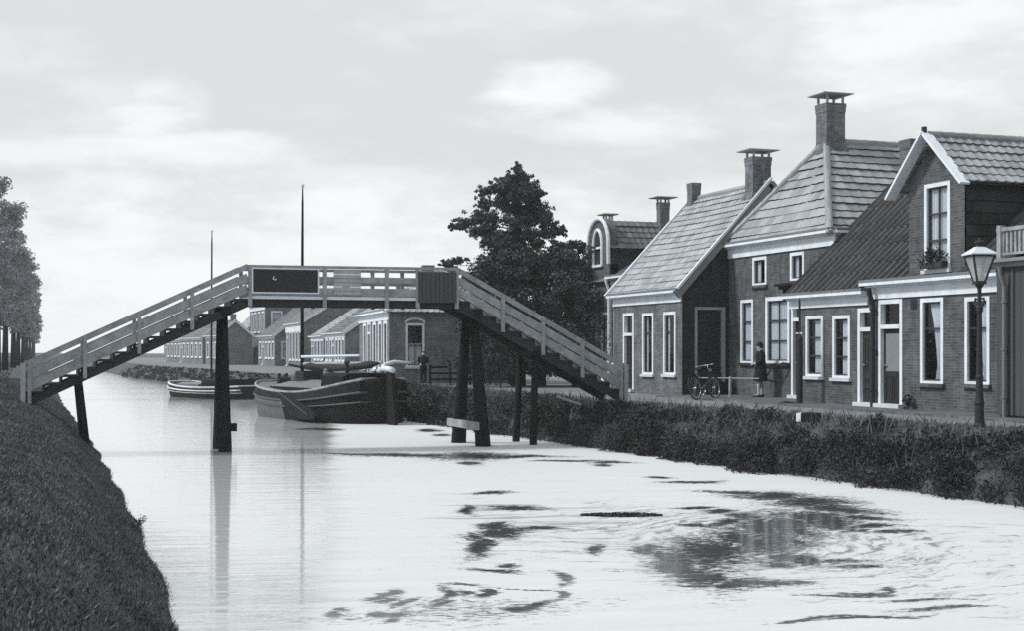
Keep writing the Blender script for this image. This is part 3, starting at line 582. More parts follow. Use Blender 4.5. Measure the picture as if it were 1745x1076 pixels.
def barn_house():          # pale tiled cottage, dark side wall with a big boarded door: facade X=19.7, Y 40-45.4
    r = thing('cottage', 'brick cottage with pale tiled roof, nearly black side wall and big boarded side door', 'cottage', (19.7, 40.0, 0))
    W = 5.4; E = 3.3; D = 6.2; H = 6.78; pl = plane((0, 0, 0), (0, 1, 0), (-1, 0, 0)); sp = plane((0, 0, 0), (1, 0, 0), (0, -1, 0))
    dr = (3.66, 4.52, .03, 2.72); ws = [(2.12, 2.95, .66, 2.68), (.46, 1.32, .68, 2.68)]; bd = (.5, 1.42, .75, 2.78)
    f = MB(); sheet(f, pl, W, 0, E, [dr]+ws); lp = plane((0, W, 0), (1, 0, 0), (0, 1, 0)); sheet(f, lp, D, 0, E); f.poly(lp(0, E), lp(D, E), lp(D/2, H)); sheet(f, plane((D, 0, 0), (0, 1, 0), (1, 0, 0)), W, 0, E)
    f.build('wall', 'brick_pale', r)
    s = MB(); sheet(s, sp, D, 0, E, [bd]); s.poly(sp(0, E), sp(D, E), sp(D/2, H)); tag(s.build('side_wall', 'brick_dark', r), 'side wall in nearly black brick')  # side wall brick much darker than the front wall
    rf = MB(); e = .24
    tiled(rf, (-e, -.06, E-.02), (-e, W+.1, E-.02), (D/2, -.06, H+.1), (D/2, W+.1, H+.1), .26, .29, .018, .03, lip=.05, sag=.05); tiled(rf, (D+e, -.06, E-.02), (D+e, W+.1, E-.02), (D/2, -.06, H+.1), (D/2, W+.1, H+.1), .26, .27, .018, .03, sub=3)
    roof = rf.build('roof', 'tile_pale', r); ridge(roof, (D/2, -.05, H+.1), (D/2, W+.1, H+.1), .09)
    verge(r, (-e-.02, -.09, E-.1), (D/2, -.09, H+.06), .30, .06, 'grey_paint'); verge(r, (-e, -.13, E+.1), (D/2, -.13, H+.22), .07, .12, 'cream'); verge(r, (D+e, -.09, E-.06), (D/2, -.09, H+.06), .26, .06, 'grey_paint')
    verge(r, (-e-.02, W+.13, E+.05), (D/2, W+.13, H+.14), .12, .1, 'white'); verge(r, (D+e, W+.13, E), (D/2, W+.13, H+.1), .16, .08, 'white')
    cornice(r, pl, .02, W-.02, E+.06, .36)
    chimney(r, D/2-.1, .55, 6.2, 7.74, .66, .52, capw=1.7, gap=.18); chimney(r, D/2-.1, W-.25, 6.5, 7.42, .34, .4, cap=False, flare=False)
    door(r, pl, dr, 2.0, leaf='board')
    for o_ in ws: window(r, pl, o_, rows=3, curtain='thin', splits=[.7])
    # boarded side door
    bm = MB(); a, b, c, d = bd; bm.pbox(sp, a-.06, a+.02, c-.3, d+.06, -.1, .03); bm.pbox(sp, b-.03, b+.08, c-.3, d+.06, -.1, .04); bm.pbox(sp, a+.02, b-.03, d-.03, d+.06, -.1, .03)
    fr = bm.build('side_door', 'plank', r); bb = MB(); n = 7
    for k in range(n):
        u0 = a+.02+(b-a-.05)*k/n; bb.pbox(sp, u0+.006, u0+(b-a-.05)/n-.006, c-.3, d-.03, -.09, -.06)
    bb.pbox(sp, a+.03, b-.04, c+.1, c+.22, -.06, -.035); bb.pbox(sp, a+.03, b-.04, d-.45, d-.36, -.06, -.035); bb.build('door_boards', 'board', fr)
    st = MB(); st.pbox(sp, a+.1, b+.1, .0, .42, .0, .5); st.build('loading_step', 'tar', r)
    return r
barn_house()

def round_gable_house():   # bell gable with an arched window behind the cottage: facade X=21.2, Y 46.5-51.2
    r = thing('gabled_house', 'house with rounded gable top and arched upper window beside the pine', 'house', (21.2, 46.4, 0))
    W = 4.9; E = 4.1; D = 7; pl = plane((0, 0, 0), (0, 1, 0), (-1, 0, 0)); H = 6.5
    wl = MB(); ws = [(2.9, 3.6, 1.0, 2.9), (4.0, 4.6, 1.0, 2.9), (.6, 1.3, 1.0, 2.9), (1.7, 2.4, 1.0, 2.9)]; sheet(wl, pl, W, 0, E, ws)
    for q in (plane((0, 0, 0), (1, 0, 0), (0, -1, 0)), plane((0, W, 0), (1, 0, 0), (0, 1, 0))): sheet(wl, q, D, 0, E); wl.poly(q(0, E), q(D, E), q(D*.5, H))
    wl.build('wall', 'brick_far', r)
    gw = MB(); c, hw = 3.75, 1.02; prof = [(-hw, E-.4), (-hw, 4.75), (-hw*.98, 5.3)] + [(-hw*math.cos(t)*.98, 5.55+math.sin(t)*1.0) for t in np.linspace(.1, math.pi-.1, 13)] + [(hw*.98, 5.3), (hw, 4.75), (hw, E-.4)]
    rings = [[(x, c+u, z) for u, z in prof] for x in (-.06, .3)]
    gw.loft(rings); g = gw.build('round_gable', 'brick_mid', r)
    tr = MB(); tr.tube([(-.09, c+u*1.0, z) for u, z in prof[1:-1]], .075, 8); tr.build('gable_coping', 'cream', g)
    aw = MB(); ap = [(-.42, 4.75), (-.42, 5.5)] + [(-.42*math.cos(t), 5.5+.62*math.sin(t)) for t in np.linspace(.15, math.pi-.15, 9)] + [(.42, 5.5), (.42, 4.75)]
    aw.tube([(-.1, c+u, z) for u, z in ap], .07, 8); aw.box(-.16, c-.46, 4.68, -.05, c+.46, 4.77); aw.box(-.13, c-.38, 5.38, -.065, c+.38, 5.46); fr = aw.build('arched_window', 'white', r)
    gp_ = MB(); gp_.poly(*[(-.075, c+u, z) for u, z in ap]); gp_.build('pane', 'sash', fr)
    rf = MB(); e = .25
    tiled(rf, (-e, -.1, E-.02), (-e, W+.1, E-.02), (D*.5, -.1, H+.1), (D*.5, W+.1, H+.1), .26, .3, .03, .03); tiled(rf, (D+e, -.1, E-.02), (D+e, W+.1, E-.02), (D*.5, -.1, H+.1), (D*.5, W+.1, H+.1), .26, .3, .03, .03, sub=3)
    # roof of the gable bay running back into the main roof
    rr = [(-hw-.12)*1.0]
    tiled(rf, (3.2, c-hw-.06, 5.35), (-.05, c-hw-.06, 5.35), (3.2, c, 6.5), (-.05, c, 6.5), .26, .3, .02, .03); tiled(rf, (-.05, c+hw+.06, 5.35), (3.2, c+hw+.06, 5.35), (-.05, c, 6.5), (3.2, c, 6.5), .26, .3, .02, .03)
    rf.build('roof', 'tile_far', r)
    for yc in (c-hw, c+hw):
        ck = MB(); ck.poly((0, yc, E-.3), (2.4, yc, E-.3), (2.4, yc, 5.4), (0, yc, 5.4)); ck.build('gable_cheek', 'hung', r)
    cornice(r, pl, 0, c-hw-.06, E+.14, .34); pipe(r, pl, 2.62, .1, 4.15, .12, .06, 'white')
    for o_ in ws: window(r, pl, o_, rows=2, curtain='pair')
    chimney(r, 2.6, 3.6, 5.9, 7.25, .40, .34, capw=2.3, gap=.16); chimney(r, .6, 4.4, 6.3, 6.62, .3, .3, capw=2.2, gap=.14, flare=False, mat='cream')
    return r
round_gable_house()

def timber_annex():        # plank-clad annex with balustrade at the right edge
    r = thing('timber_annex', 'grey plank annex with a slatted roof balustrade at the end of the brick house', 'annex', (19.45, 20.0, 0))
    W = 4.55; pl = plane((0, 0, 0), (0, 1, 0), (-1, 0, 0)); lp = plane((0, W, 0), (1, 0, 0), (0, 1, 0))
    wl = MB(); n = 26
    for k in range(n): wl.pbox(pl, W*k/n+.006, W*(k+1)/n-.006, .1, 3.2, -.04, 0)
    wl.pbox(pl, W-.16, W+.01, .1, 3.2, .0, .035); wl.pbox(pl, W-.5, W-.42, .1, 3.2, .0, .03); wl.box(.045, 0, 0, 3.5, W-.005, 3.2); wl.build('wall', 'greyboard', r)
    c = MB(); c.pbox(pl, -.1, W+.06, 3.2, 3.3, -.1, .1); c.pbox(pl, -.1, W+.12, 3.3, 3.37, -.1, .22); c.build('cornice', 'grey_paint', r)
    pipe(r, pl, W-.3, .05, 3.2, .09, .05)
    b = MB(); b.pbox(pl, 0, W, 3.95, 4.03, -.02, .06); b.pbox(pl, 0, W, 3.45, 3.5, -.01, .04)
    for k in range(30): b.pbox(pl, W-.2-k*.13, W-.14-k*.13, 3.5, 3.95, 0, .03)
    for u in (W-.1, W-1.6, W-3.2): b.pbox(pl, u-.06, u+.06, 3.37, 4.08, -.05, .08)
    b.build('balustrade', 'rail', r)
    rf = MB(); rf.box(-.05, 0, 3.21, 3.5, W, 3.28); rf.build('flat_roof', 'zinc', r)
    return r
timber_annex()

def back_roof(label, x, y, W, D, H, E, rz, chim=None):
    r = thing('farmhouse', label, 'farmhouse', (x, y, 0), rz); wl = MB()
    wl.box(0, 0, 0, D, W, E); wl.build('wall', 'brick_far', r); rf = MB(); e = .3; h = D*.45
    A, B, C, G = (-e, -e, E), (-e, W+e, E), (D+e, W+e, E), (D+e, -e, E); p, q = Vector((D/2, h, H)), Vector((D/2, W-h, H))
    tiled(rf, A, B, p, q, .3, .32, .02, .03, sub=3); tiled(rf, C, G, q, p, .3, .32, .02, .03, sub=3); tiled(rf, G, A, p, p, .3, .32, .02, .03, sub=3); tiled(rf, B, C, q, q, .3, .32, .02, .03, sub=3)
    roof = rf.build('roof', 'tile_mid', r); ridge(roof, p, q, .12)
    if chim: chimney(r, chim[0], chim[1], chim[2], chim[3], .6, .6, cap=False, flare=False)
back_roof('farmhouse roof barely showing between the tall hipped house and the white gable', 33.5, 44, 12, 10, 9.95, 3, R(-20))
back_roof('big roof with small chimney rising behind the tiled gable roof at far right', 39, 39.5, 16, 12, 10.9, 3, R(-8), (1.9, 11.0, 4, 9.55))

# ------------------------------------------------------------------ the row farther along the canal
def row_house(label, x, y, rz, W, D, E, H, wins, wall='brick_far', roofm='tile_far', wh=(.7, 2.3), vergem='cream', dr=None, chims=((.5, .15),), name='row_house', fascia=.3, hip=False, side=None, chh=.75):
    r = thing(name, label, 'house', (x, y, 0), R(-rz)); pl = plane((0, 0, 0), (0, 1, 0), (-1, 0, 0)); sp = plane((0, 0, 0), (1, 0, 0), (0, -1, 0)); lp = plane((0, W, 0), (1, 0, 0), (0, 1, 0))
    ops = [(u, u+w, wh[0], wh[1]) for u, w in wins]; dops = [(dr, dr+.95, .03, wh[1])] if dr is not None else []
    wl = MB(); sheet(wl, pl, W, 0, E, ops+dops); sheet(wl, sp, D, 0, E, side or []); sheet(wl, lp, D, 0, E); sheet(wl, plane((D, 0, 0), (0, 1, 0), (1, 0, 0)), W, 0, E)
    rf = MB(); e = .22
    if hip:
        h = D*.42; p, q = Vector((D/2, h, H)), Vector((D/2, W-h, H)); A, B, C, G = (-e, -e, E), (-e, W+e, E), (D+e, W+e, E), (D+e, -e, E)
        tiled(rf, A, B, p, q, .26, .3, .02, .03, sub=3); tiled(rf, C, G, q, p, .26, .3, .02, .03, sub=2); tiled(rf, G, A, p, p, .26, .3, .02, .03, sub=4); tiled(rf, B, C, q, q, .26, .3, .02, .03, sub=2)
    else:
        wl.poly(sp(0, E), sp(D, E), sp(D/2, H)); wl.poly(lp(0, E), lp(D, E), lp(D/2, H))
        tiled(rf, (-e, -.1, E-.02), (-e, W+.1, E-.02), (D/2, -.1, H+.08), (D/2, W+.1, H+.08), .26, .3, .02, .03, sub=3); tiled(rf, (D+e, -.1, E-.02), (D+e, W+.1, E-.02), (D/2, -.1, H+.08), (D/2, W+.1, H+.08), .26, .3, .02, .03, sub=2)
        verge(r, (-e, -.13, E-.04), (D/2, -.13, H+.08), .24, .08, vergem); verge(r, (D+e, -.13, E-.04), (D/2, -.13, H+.08), .24, .08, vergem)
    wl.build('wall', wall, r); roof = rf.build('roof', roofm, r)
    if not hip: ridge(roof, (D/2, -.1, H+.08), (D/2, W+.1, H+.08), .1, roofm)
    else: ridge(roof, p, q, .1, roofm); ridge(roof, A, p, .1, 'cream'); ridge(roof, G, p, .1, roofm)
    cornice(r, pl, .02, W, E+.06, fascia)
    for k, o_ in enumerate(ops): window(r, pl, o_, rows=2, curtain='full' if k % 2 else 'pair', fw=.14, splits=[.6])
    if name == 'row_house':
        for o_ in side or []: window(r, sp, o_, rows=2, curtain='full', fw=.14, splits=[.6])
    for o_ in dops: door(r, pl, o_, wh[1]-.5, fw=.1)
    for fx, fy in chims: chimney(r, D*fx, W*fy, H-.5, H+chh, .5, .45, cap=False, flare=False)
    return r, sp
rA, spA = row_house('hip roofed brick house behind the right end of the bridge deck, with arched side window', 14.93, 58.35, 5, 8.9, 5.6, 3.1, 5.0, [(.5, .95), (2.0, .95), (3.6, .95), (6.6, .95)], dr=5.2, hip=True, wall='brick_far', roofm='tile_pale', wh=(.6, 2.75), chims=((.42, .40), (.62, .42)), name='hipped_row_house', chh=.34, fascia=.4, side=[(.72, 1.5, .75, 2.6), (4.35, 4.95, .95, 2.5)])
aw = window(rA, spA, (.72, 1.5, .75, 2.6), rows=2, cols=2, curtain='half', name='side_window'); window(rA, spA, (4.35, 4.95, .95, 2.5), rows=2, curtain='full', name='side_window')
hd = MB(); hd.tube([spA(.72+.39-.42*math.cos(t), 2.62+.2*math.sin(t), .03) for t in np.linspace(0, math.pi, 9)], .05, 6); hd.build('arch', 'cream', aw)
row_house('low cottage with white window band and dark gable, just left of the hip roofed house', 20.62, 92.38, 3, 8.9, 8, 2.62, 5.4, [(.4, 1.0), (1.8, 1.0), (3.2, 1.0), (5.8, 1.0), (7.4, 1.0)], dr=4.6, vergem='white', fascia=.35)
row_house('small cottage right behind the barge mast with pale banded roof', 22.3, 107.4, 3, 7, 9, 2.55, 5.5, [(.4, 1.2), (2.2, 1.2), (4.0, 1.2)], dr=5.6, roofm='tile_pale', fascia=.4, vergem='cream')
row_house('house left of the barge mast with broad white cornice over four tall windows', 22.45, 117.17, 3, 10.6, 8, 3.75, 6.3, [(.5, 1.3), (2.6, 1.3), (4.7, 1.3), (6.8, 1.3)], dr=8.9, wh=(.6, 3.1), fascia=.75, vergem='white', roofm='tile_mid')
row_house('two storey house with white upper window frames rising left of the barge mast', 23.2, 140.2, 0, 9.8, 7, 6.1, 8.0, [(.5, 1.5), (3.0, 1.5), (5.5, 1.5), (7.6, 1.2)], wh=(3.3, 5.4), fascia=.6, vergem='white', chims=((.5, .2), (.5, .8)), side=[(.6, 1.7, 3.2, 5.4), (2.4, 3.5, 3.2, 5.4), (4.2, 5.3, 3.2, 5.4)], wall='brick_pale')
row_house('low brick cottage in front of the two storey house in the distance', 22.3, 129.4, 0, 9.6, 7, 2.8, 5.6, [(.4, 1.3), (2.3, 1.3), (4.2, 1.3), (7.6, 1.3)], dr=6.1, vergem='white', side=[(.6, 1.6, .7, 2.3), (2.4, 3.4, .7, 2.3)])
row_house('pale fronted cottage half hidden by the thick bridge pile', 22.6, 151.5, 0, 9, 7, 3.0, 6.6, [(.5, 1.4), (2.6, 1.4), (4.7, 1.4)], dr=7, vergem='white', roofm='tile_pale', side=[(.6, 1.7, .7, 2.5), (2.4, 3.5, .7, 2.5)], wall='brick_mid')
row_house('low shed like cottage between hip roofed house and dark gabled cottage', 21.6, 80.5, 3, 8, 7, 2.5, 4.9, [(.5, 1.1), (2.4, 1.1), (4.3, 1.1)], dr=6, roofm='tile_pale')
row_house('far cottage with white verge just left of the thick bridge pile', 18.83, 142.0, -4, 6.5, 3.4, 2.9, 4.4, [(.5, 1.2), (2.4, 1.2), (4.6, 1.2)], vergem='white')
row_house('distant pale windowed cottage under the middle of the left stair', 18.58, 152.45, -4, 13.5, 4.2, 2.8, 4.6, [(.6, 1.4), (3, 1.4), (5.4, 1.4), (7.8, 1.4), (10.2, 1.4)], dr=12.0, vergem='cream')
row_house('farthest cottage of the row seen at its low end under the left stair', 18.4, 172, -4, 12, 4.5, 2.7, 4.6, [(.6, 1.4), (3, 1.4), (5.4, 1.4), (8, 1.4)], dr=10)

# ------------------------------------------------------------------ footbridge
def footbridge():
    r = thing('footbridge', 'high wooden footbridge with stair flights crossing the canal on paired tarred piles', 'bridge')
    y0, y1 = 35.0, 36.3; xa, xb = 5.4, 10.72; zd = 2.74
    dk = MB()
    for y in (y0+.05, (y0+y1)/2, y1-.05): dk.beam((xa-.15, y, zd-.105), (xb+.2, y, zd-.105), .11, .13)
    for k in range(27):
        x = xa+(xb-xa)*(k+.5)/27; dk.box(x-.092, y0-.06, zd-.035, x+.092, y1+.06, zd+.005)
    dk.build('deck', 'rail_dark', r)
    eb = MB(); eb.beam((xa-.05, y0-.09, zd+.035), (xb, y0-.09, zd+.035), .06, .075); eb.beam((xa-.05, y1+.09, zd+.035), (xb, y1+.09, zd+.035), .06, .075); eb.build('edge_board', 'cream', r)
    for yy, ny in ((y0-.1, -1), (y1+.1, 1)):
        rl = MB(); zt = zd+.80
        rl.beam((xa-.08, yy, zt), (xb+.06, yy, zt+.03), .10, .07); rl.beam((xa, yy, zd+.49), (xb, yy, zd+.51), .045, .15); rl.beam((xa, yy, zd+.18), (xb, yy, zd+.20), .045, .2)
        for x in (xa, xa+1.86, xa+3.46, xb-1.05, xb): rl.beam((x, yy+ny*.02, zd-.2), (x, yy+ny*.02, zt), .09, .09)
        rl.build('deck_railing', 'rail', r)
    yy = y0-.1
    pb = MB(); pb.box(xa+.06, yy-.075, zd+.16, xa+1.68, yy-.04, zd+.75); o = pb.build('dark_panel', 'board', r)
    fr = MB(); a, b, c, d = xa+.03, xa+1.71, zd+.13, zd+.77
    fr.box(a, yy-.085, d-.035, b, yy-.036, d); fr.box(a, yy-.085, c, b, yy-.036, c+.035); fr.box(a, yy-.086, c+.035, a+.035, yy-.036, d-.035); fr.box(b-.035, yy-.086, c+.035, b, yy-.036, d-.035); fr.build('panel_frame', 'cream', o)
    em = MB(); em.tube([(xa+.58, yy-.078, zd+.56), (xa+.55, yy-.078, zd+.50), (xa+.62, yy-.078, zd+.47), (xa+.64, yy-.078, zd+.50)], .016, 6); em.build('painted_mark', 'cream', o)
    p2 = MB()
    for k in range(6): p2.box(xa+2.08, yy-.06, zd+.12+k*.105, xa+2.78, yy-.03, zd+.215+k*.105)
    p2.build('slat_panel', 'plank', r)
    p3 = MB()
    for k in range(9): p3.box(xb-1.05+k*.115, yy-.08, zd-.05, xb-.945+k*.115, yy-.04, zd+.74)
    tag(p3.build('end_panel', 'greyboard', r), 'grey boarded panel closing the railing at the right end of the deck')
    for (X0, Z0, X1, Z1, side) in ((.15, .30, xa-.05, zd, -1), (15.45, .22, xb+.05, zd, 1)):
        st = MB(); n = 13; S = Vector((X0, 0, Z0)); T = Vector((X1, 0, Z1)); dx = (X1-X0)/n; dz = (Z1-Z0)/n
        for y in (y0+.02, y1-.02):
            st.beam(S+Vector((0, y, -.10)), T+Vector((0, y, -.10)), .07, .20)
        for k in range(n):
            x = X0+dx*(k+.5); z = Z0+dz*(k+1)
            st.box(min(x-dx*.55, x+dx*.55), y0-.05, z-.05, max(x-dx*.55, x+dx*.55), y1+.05, z)
            st.box(min(X0+dx*k, X0+dx*(k+.12)), y0+.04, z-dz, max(X0+dx*k, X0+dx*(k+.12)), y1-.04, z-.051)
        s = st.build('stair_flight', 'rail_dark', r)
        for yy, ny in ((y0-.09, -1), (y1+.09, 1)):
            rl = MB()
            for h, hh in ((.80, .13), (.53, .20), (.26, .20)): rl.beam(S+Vector((0, yy, h)), T+Vector((0, yy, h)), .05, hh)
            for f in (.02, .26, .5, .74): 
                p = S.lerp(T, f); rl.beam(p+Vector((0, yy+ny*.03, -.15)), p+Vector((0, yy+ny*.03, .82)), .085, .085)
            rl.build('stair_railing', 'rail', r)
        nw = MB(); nw.beam((X0-.04*(-side), y0-.12, -.05), (X0-.04*(-side), y0-.12, Z0+.85), .11, .11); nw.build('newel_post', 'plank', r)
    # paired piles, splayed, with cross beams
    for X, dirx in ((4.82, -1), (11.32, 1)):
        hb = MB(); hb.beam((X, y0-.1, 2.42), (X, y1+.15, 2.42), .2, .2); hb.build('head_beam', 'tar', r)
        for j, (y, lean) in enumerate(((35.35, -.5 if dirx > 0 else -.25), (35.95, .5 if dirx > 0 else .25))):
            dx_ = (.10 if j == 0 else -.06)*(1 if dirx > 0 else 0); kr = 1.0 if dirx > 0 else .80
            p = MB(); p.tube([(X+dx_*1.2, y+lean*1.3, -2.2), (X+dx_, y+lean, -.95), (X+dx_*.5, y+lean*.5, .8), (X, y, 2.36)], [.23*kr, .205*kr, .15*kr, .12*kr], 12); p.build('pile', 'tar', r, smooth=True)
    cb = MB(); cb.beam((11.12, 34.4, -.5), (11.12, 36.9, -.5), .12, .2); cb.build('cross_beam', 'rail', r)
    kn = MB(); kn.beam((4.88, 35.1, -.45), (5.1, 35.1, -.45), .15, .2); kn.build('mooring_cleat', 'tar', r)
    for X, Zt, dx in ((1.38, .62, .18), (12.95, 1.36, -.1)):
        for y in (35.05, 36.25):
            p = MB(); p.tube([(X+dx, y+(y-35.6)*.2, -1.9), (X+dx*.8, y+(y-35.6)*.12, -.8), (X, y, Zt)], [.105, .10, .085], 10); p.build('pile', 'tar', r, smooth=True)
        hb = MB(); hb.beam((X, y0-.1, Zt+.02), (X, y1+.1, Zt+.02), .14, .14); hb.build('head_beam', 'tar', r)
    return r
footbridge()

# ------------------------------------------------------------------ boats
def boat(name, label, bow, stern, B, fb, bowrise, sternrise, mast_f, mast_h, hullm, upperm, small=False):
    bow, stern = Vector(bow), Vector(stern); ax = bow-stern; Ln = ax.length; rz = math.atan2(ax.y, ax.x)
    r = thing(name, label, 'boat', (stern.x, stern.y, WATER), rz)
    def hb(s): return B/2*max(0., 1-abs(2*s-1)**3.4)**.52
    def sheer(s): return fb + bowrise*max(0, (s-.45)/.55)**2.2 + sternrise*max(0, (.5-s)/.5)**2.2
    N = 30; ss = [0.004+.992*i/N for i in range(N+1)]
    def ring(s):
        h, zt = hb(s), sheer(s); x = Ln*s; sh = (2*s-1); pull = 1-.10*abs(sh)**6
        half = [(h*.55*pull, -.55), (h*.82*pull, -.28), (h*.95, .0), (h*1.02, zt*.45), (h*1.03, zt*.75), (h*.97, zt)]
        xs = [x - Ln*.05*sh*abs(sh)**3*(1-k/5)*1.2 for k in range(6)]
        pts = [(xs[k], -half[k][0], half[k][1]) for k in range(5, -1, -1)] + [(xs[k], half[k][0], half[k][1]) for k in range(6)]
        return pts
    hl = MB(); hl.loft([ring(s) for s in ss]); hull = hl.build('hull', hullm, r, smooth=True)
    if not small:      # forward half coloured paler to imitate light on the bow; after part tarred
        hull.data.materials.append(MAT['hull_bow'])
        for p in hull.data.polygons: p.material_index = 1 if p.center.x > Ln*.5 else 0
    def side(s, k, sg, out=0):
        h, zt = hb(s), sheer(s); kk = {'rub': (1.035, .72), 'low': (1.03, .5), 'top': (.985, 1.0)}[k]
        return Vector((Ln*s, sg*(h*kk[0]+out), zt*kk[1]))
    def wrap(k, lift=0, out=.01):
        pts = [side(s, k, -1, out) for s in ss[1:-1]] + [side(s, k, 1, out) for s in reversed(ss[1:-1])]
        return [p+Vector((0, 0, lift)) for p in pts+[pts[0]]]
    rub = MB(); rub.tube(wrap('rub'), .042, 6); rub.build('rubbing_strake', upperm, hull); lo = MB(); lo.tube(wrap('low'), .03, 6); lo.build('lower_strake', 'plank' if small else upperm, hull)
    gw = MB(); gw.tube(wrap('top', .02), .05, 6); gw.build('gunwale', 'cream' if small else 'rail', hull)
    for sg in (-1, 1):
        bul = MB()
        for a, b in zip(ss[1:-2], ss[2:-1]):
            p, q = side(a, 'rub', sg, .022), side(b, 'rub', sg, .022); p2, q2 = side(a, 'top', sg, .012), side(b, 'top', sg, .012); bul.poly(p, q, q2, p2)
        if not small: bul.build('bulwark', 'hull', hull, smooth=True)
    dk = MB(); dk.loft([[(Ln*s, -hb(s)*.96, sheer(s)-.16), (Ln*s, hb(s)*.96, sheer(s)-.16)] for s in ss[1:-1]], cap=False); dk.build('deck', 'deck', r)
    if small:
        cb = MB(); cb.loft([[(Ln*.12+dx, y, z) for dx, y, z in ((0, -B*.34*k, z0), (Ln*.33, -B*.34*k, z0), (Ln*.33, B*.34*k, z0), (0, B*.34*k, z0))] for z0, k in ((fb-.2, 1), (fb+.38, .95), (fb+.46, .8))]); cb.build('cabin', 'tar', r)
        hc = MB(); hc.loft([[(Ln*.5, y*B*.32*k, z) for y in (-1, 1)] + [(Ln*.8, y*B*.32*k, z) for y in (1, -1)] for z, k in ((fb-.2, 1), (fb+.16, 1), (fb+.24, .6))]); hc.build('hatch', 'deck', r)
        fg = MB(); fg.beam((Ln*.3, 0, fb+.44), (Ln*.3, 0, fb+.75), .12, .12, taper=.8); fg.build('stove_pipe', 'iron', r)
        tp = MB(); tp.loft([[(Ln*.42+.5*math.cos(t)*k, .2+.4*math.sin(t)*k, fb+z) for t in np.linspace(0, 2*math.pi, 10, endpoint=False)] for z, k in ((0, 1), (.25, .85), (.38, .3))]); tp.build('tarpaulin', 'canvas', r, smooth=True)
    else:
        hc = MB()   # long hatch with sloping boards
        hc.loft([[(Ln*.34, -B*.33, z0), (Ln*.78, -B*.33, z0), (Ln*.78, B*.33, z0), (Ln*.34, B*.33, z0)] for z0 in (fb-.2, fb+.16)]); hc.build('hatch_coaming', 'tar', r)
        hb_ = MB()
        for k in range(12):
            x0 = Ln*(.345+.43*k/12); x1 = x0+Ln*.43/12-.02
            for sg in (-1, 1): hb_.add([(x0, sg*B*.33, fb+.17), (x1, sg*B*.33, fb+.17), (x1, 0, fb+.42), (x0, 0, fb+.42)], [(0, 1, 2, 3)])
        hb_.build('hatch_boards', 'deck', r)
        cb = MB(); cb.loft([[(Ln*.14, -B*.3*k, z0), (Ln*.3, -B*.33*k, z0), (Ln*.3, B*.33*k, z0), (Ln*.14, B*.3*k, z0)] for z0, k in ((fb-.1, 1), (fb+.62, .96), (fb+.7, .8), (fb+.73, .4))]); c = cb.build('cabin', 'tar', r)
        cw = MB(); cw.box(Ln*.14-.03, -.5, fb+.3, Ln*.14-.006, -.2, fb+.52); cw.box(Ln*.14-.03, .2, fb+.3, Ln*.14-.006, .5, fb+.52); cw.build('cabin_window', 'cream', c)
        fg = MB(); fg.tube([(Ln*.25, B*.1, fb+.7), (Ln*.25, B*.1, fb+1.05)], .07, 8); fg.tube([(Ln*.25, B*.1, fb+1.05), (Ln*.25, B*.1, fb+1.13)], .11, 8); fg.build('stove_pipe', 'iron', r)
        for sg in (-1, 1):
            lb = MB(); pts = [(Ln*.46, 1.05), (Ln*.485, 1.06), (Ln*.485, .85), (Ln*.40, .3), (Ln*.30, .1), (Ln*.19, .12), (Ln*.16, .3), (Ln*.2, .5)]
            lb.loft([[(x, sg*(B/2*1.06+o), z*.95) for x, z in pts] for o in (.02, .10)]); l = lb.build('leeboard', 'hull', r)
            st = MB(); st.beam((Ln*.475, sg*(B/2*1.06+.115), .96), (Ln*.22, sg*(B/2*1.06+.115), .28), .03, .06, up=Vector((0, 1, 0))); st.build('iron_strap', 'hull_grey', l)
        rd = MB(); rd.loft([[(-.08, y, -.4), (-.6, y, -.4), (-.72, y, .2), (-.42, y, sheer(0)+.15), (-.08, y, sheer(0)+.28)] for y in (-.06, .06)]); rd_ = rd.build('rudder', 'tar', r)
        tl = MB(); zt = sheer(0)+.25; tl.tube([(-.45, 0, zt-.02), (-.1, 0, zt+.02), (.5, -.1, zt+.02), (1.0, -.25, zt-.1), (1.25, -.5, zt+.14), (1.4, -.95, zt+.24), (1.45, -1.6, zt+.2)], [.1, .1, .1, .09, .09, .08, .06], 8); tl.build('tiller', 'cream', rd_, smooth=True)
        wn = MB(); wn.tube([(Ln*.88, -.4, sheer(.88)+.15), (Ln*.88, .4, sheer(.88)+.15)], .13, 10)
        for y in (-.36, .36): wn.box(Ln*.88-.06, y-.05, sheer(.88)-.18, Ln*.88+.06, y+.05, sheer(.88)+.38)
        wn.tube([(Ln*.93, -.15, sheer(.93)-.1), (Ln*.93, -.15, sheer(.93)+.35)], .07, 8); wn.tube([(Ln*.93, .15, sheer(.93)-.1), (Ln*.93, .15, sheer(.93)+.35)], .07, 8); wn.build('anchor_winch', 'iron', r)
        bm = MB(); zb = fb+1.0; bm.tube([(Ln*mast_f-.2, 0, zb), (Ln*.06, -.1, zb+.1)], [.07, .055], 8); b_ = bm.build('boom', 'plank', r)
        sl = MB(); sl.tube([(Ln*mast_f-.3-(Ln*(mast_f-.1))*t, .02*math.sin(9*t), zb-.02+.1*t-.14*math.sin(math.pi*t)) for t in np.linspace(0, 1, 12)], [.05]+[.12+.02*math.sin(5*k) for k in range(10)]+[.05], 9); sl.build('furled_sail', 'sail', b_, smooth=True)
        gf = MB(); gf.tube([(Ln*mast_f-.2, .1, zb+.28), (Ln*.2, .1, zb+.34)], [.05, .04], 8); gf.build('gaff', 'cream', r)
        bt = MB(); bt.tube([(Ln*.46, -B*.3, fb+.5), (Ln*.95, -B*.1, fb+.95)], .05, 8); bt.build('boathook_pole', 'tar', r)
